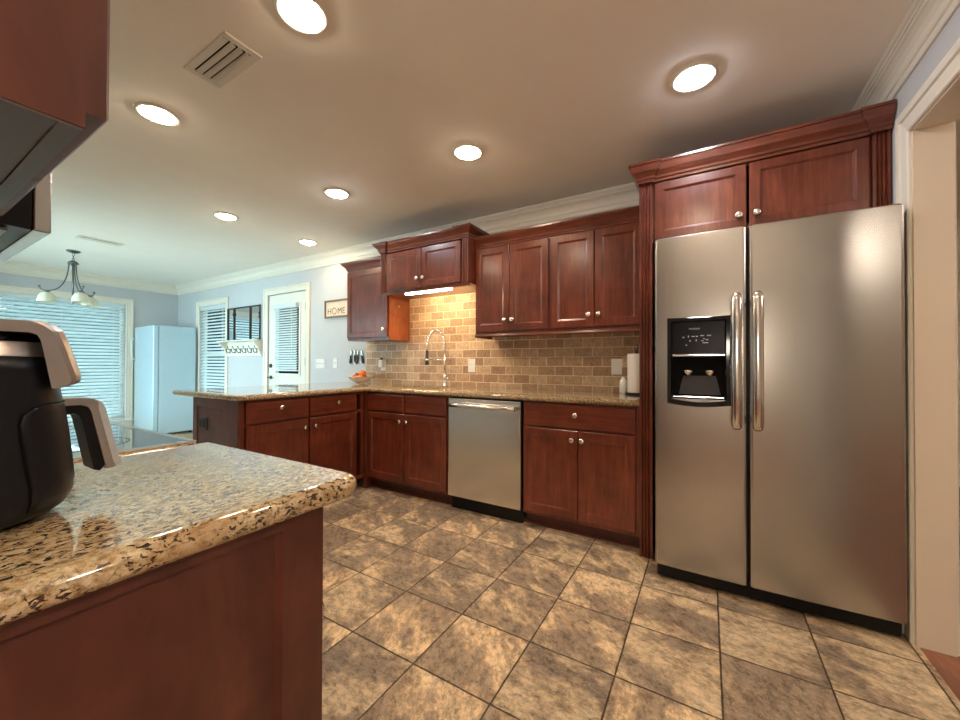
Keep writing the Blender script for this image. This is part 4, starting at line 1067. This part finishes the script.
# ------------------------------------------------------------------ white freezer in the dining corner
r = thing('upright_freezer', (-7.56, 2.72, 0), 'tall glossy white upright freezer in the far dining corner', 'freezer')
bm = nb(); box(bm, -7.93, -7.2, 2.49, 2.98, .03, 1.70, .01, 2); link('body', bm, 'freezer_blue_lit', r)
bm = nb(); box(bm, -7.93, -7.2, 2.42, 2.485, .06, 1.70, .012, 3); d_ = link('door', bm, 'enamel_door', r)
bm = nb(); tube(bm, [(-7.88, 2.419, 1.18), (-7.885, 2.38, 1.20), (-7.885, 2.37, 1.28), (-7.885, 2.37, 1.42), (-7.885, 2.38, 1.50), (-7.88, 2.419, 1.52)], .014, 10); link('handle', bm, 'white', d_)
for x in (-7.88, -7.25):
    for y in (2.53, 2.93): bm = nb(); cyl(bm, (x, y, .001), (x, y, .0305), .02); link('foot', bm, 'black', r)

# ------------------------------------------------------------------ chandelier
cx, cy = -6.5, 1.41
r = thing('chandelier', (cx, cy, CEIL), 'three-arm dark metal chandelier with bell glass shades over the dining side', 'chandelier')
bm = nb(); lathe(bm, [(.062, 0), (.06, -.012), (.03, -.026), (.008, -.03)], (cx, cy, CEIL - .0005)); link('canopy', bm, 'pewter', r)
bm = nb(); z = CEIL - .03
for i in range(4):
    a = 0 if i % 2 else PI / 2
    pts = [Vector((cx + .009 * math.cos(t) * math.cos(a), cy + .009 * math.cos(t) * math.sin(a), z - .016 + .02 * math.sin(t))) for t in [2 * PI * k / 12 for k in range(13)]]
    tube(bm, pts, .003, 6); z -= .032
link('chain', bm, 'pewter', r)
bm = nb(); cyl(bm, (cx, cy, 1.85), (cx, cy, 2.33), .009); lathe(bm, [(.009, 0), (.03, -.01), (.048, -.03), (.048, -.045), (.02, -.055), (.009, -.07)], (cx, cy, 2.345)); lathe(bm, [(.009, 0), (.018, -.012), (.016, -.03), (.008, -.045), (.011, -.055), (.001, -.065)], (cx, cy, 1.88)); link('stem', bm, 'pewter', r)
for th in (-115, 5, 125):
    a = math.radians(th); u = Vector((math.cos(a), math.sin(a), 0)); c0 = Vector((cx, cy, 0))
    bm = nb(); pts = bez(c0 + u * .035 + Vector((0, 0, 2.30)), c0 + u * .045 + Vector((0, 0, 2.05)), c0 + u * .12 + Vector((0, 0, 1.965)), c0 + u * .215 + Vector((0, 0, 1.965)), 14) + bez(c0 + u * .22 + Vector((0, 0, 1.965)), c0 + u * .25 + Vector((0, 0, 1.967)), c0 + u * .27 + Vector((0, 0, 1.98)), c0 + u * .272 + Vector((0, 0, 2.01)), 6)
    tube(bm, pts, .0065, 8); bmesh.ops.create_uvsphere(bm, u_segments=8, v_segments=6, radius=.013, matrix=Matrix.Translation(pts[-1]))
    am = link('arm', bm, 'pewter', r)
    c = c0 + u * .215 + Vector((0, 0, 1.955))
    bm = nb(); lathe(bm, [(.01, .01), (.03, 0), (.032, -.018)], c, n=16); link('shade_holder', bm, 'pewter', am)
    bm = nb(); prof = [(.03, -.012), (.05, -.025), (.068, -.055), (.077, -.095), (.08, -.125)]
    lathe(bm, prof + [(p[0] - .004, p[1]) for p in prof[::-1]], c, n=24, cap=False); link('shade', bm, 'shade', am)

# ------------------------------------------------------------------ ceiling lights, vents
def downlight(x, y, mat, label):
    r = thing('ceiling_light', (x, y, CEIL), label, 'ceiling light', 'recessed ceiling lights')
    bm = nb(); lathe(bm, [(.098, 0), (.098, -.004), (.088, -.009), (.076, -.008), (.074, -.002), (.074, 0)], (x, y, CEIL - .0003), n=36, cap=False); link('trim_ring', bm, 'trim', r)
    bm = nb(); lathe(bm, [(.073, -.003), (.070, -.011), (.05, -.019), (.001, -.023)], (x, y, CEIL - .0003), n=16, cap=False)
    link('lens', bm, mat, r)
for x, y, mt, lb in ((-1.316, .883, 'lamp_warm', 'warm recessed light at the top edge beside the ceiling vent'), (-2.522, .857, 'lamp_warm', 'warm recessed light nearest the near wall cabinet, left of the vent'),
                     (-.05, 2.012, 'lamp_cool', 'cool white recessed light in front of the fridge surround'), (-1.29, 2.008, 'lamp_warm', 'warm recessed light in front of the four-door wall cabinets'),
                     (-2.485, 1.975, 'lamp_cool', 'cool white recessed light in front of the raised sink cabinet'), (-3.744, 1.776, 'lamp_warm', 'warm recessed light over the peninsula overhang, nearest the chandelier'),
                     (-3.768, 2.618, 'lamp_warm', 'warm recessed light nearest the back wall by the door'), (-.05, .86, 'lamp_warm', 'added warm recessed light above the photographer outside the frame')):  # last one is added above the camera to brighten the ceiling
    downlight(x, y, mt, lb)
def vent(x0, x1, y0, y1, nl, along, label):
    r = thing('ceiling_vent', ((x0 + x1) / 2, (y0 + y1) / 2, CEIL), label, 'vent')
    bm = nb(); f = .03; z0, z1 = CEIL - .008, CEIL - .0005
    for a in ((x0, x0 + f, y0, y1), (x1 - f, x1, y0, y1), (x0 + f, x1 - f, y0, y0 + f), (x0 + f, x1 - f, y1 - f, y1)): box(bm, a[0], a[1], a[2], a[3], z0, z1, .002)
    link('frame', bm, 'vent', r)
    bm = nb(); box(bm, x0 + f, x1 - f, y0 + f, y1 - f, CEIL - .0015, CEIL - .0005); link('duct_opening', bm, 'void', r)
    for i in range(nl):
        t = (i + .5) / nl
        bm = nb()
        yc = y0 + f + (y1 - y0 - 2 * f) * t; hw_ = (y1 - y0 - 2 * f) / nl * .40
        prism(bm, [(yc - hw_ * .55, CEIL - .003), (yc + hw_ * .85, CEIL - .016), (yc + hw_ * .95, CEIL - .014), (yc - hw_ * .4, CEIL - .002)], x0 + f + .001, x1 - f - .001, 'x') if along == 'x' else None
        if along != 'x':
            xc = x0 + f + (x1 - x0 - 2 * f) * t; hw_ = (x1 - x0 - 2 * f) / nl * .42
            prism(bm, [(xc - hw_, CEIL - .006), (xc + hw_, CEIL - .012), (xc + hw_, CEIL - .01), (xc - hw_, CEIL - .004)], y0 + f + .001, y1 - f - .001, 'y')
        link('louver', bm, 'vent', r)
vent(-2.02, -1.655, .775, .925, 3, 'x', 'cream metal ceiling vent with three louvers near the near cabinets')
vent(-5.76, -5.62, 1.26, 1.62, 1, 'y', 'narrow ceiling vent in front of the chandelier')

# ------------------------------------------------------------------ next room, added lamps
r = thing('low_bench', (1.25, 2.75, 0), 'low dark bench just inside the next room past the doorway', 'bench')
bm = nb(); box(bm, .86, 1.5, 2.55, 2.95, .24, .28, .004); link('seat', bm, 'black', r)
for x in (.88, 1.44):
    for y in (2.57, 2.89):
        bm = nb(); box(bm, x, x + .04, y, y + .04, .001, .2395, .003); link('leg', bm, 'black', r)
def added_globe_light(x, y, label):
    r = thing('ceiling_light', (x, y, CEIL), label, 'ceiling light')
    bm = nb(); lathe(bm, [(.17, 0), (.17, -.02), (.15, -.025)], (x, y, CEIL - .0005)); link('pan', bm, 'nickel', r)
    bm = nb(); lathe(bm, [(.15, -.0255), (.17, -.07), (.16, -.13), (.11, -.18), (.001, -.20)], (x, y, CEIL), n=20, cap=False); link('glass_dome', bm, 'added_globe', r)
added_globe_light(2.6, 1.6, 'added unseen flush ceiling light in the next room')  # out-of-view lamp added to light the next room
added_globe_light(1.5, -1.3, 'added flush ceiling light behind the camera towards the next room')  # unseen lamp added to brighten the kitchen ceiling from behind
def added_uplighter(x, y, h, label):
    r = thing('added_uplighter', (x, y, 0), label, 'added lamp')
    bm = nb(); lathe(bm, [(.15, .001), (.15, .02), (.02, .035), (.012, .05)], (x, y, 0)); link('base', bm, 'bronze', r)
    bm = nb(); cyl(bm, (x, y, .05), (x, y, h - .02), .011); link('pole', bm, 'bronze', r)
    bm = nb(); lathe(bm, [(.03, -.02), (.12, .02), (.19, .09), (.22, .17), (.20, .172), (.001, .12)], (x, y, h), n=24, cap=False); link('lamp_shade', bm, 'added_torch', r)
added_uplighter(.15, -1.3, 1.25, 'added bronze uplighter floor lamp behind the camera')  # unseen uplighter added to lift the kitchen ceiling brightness
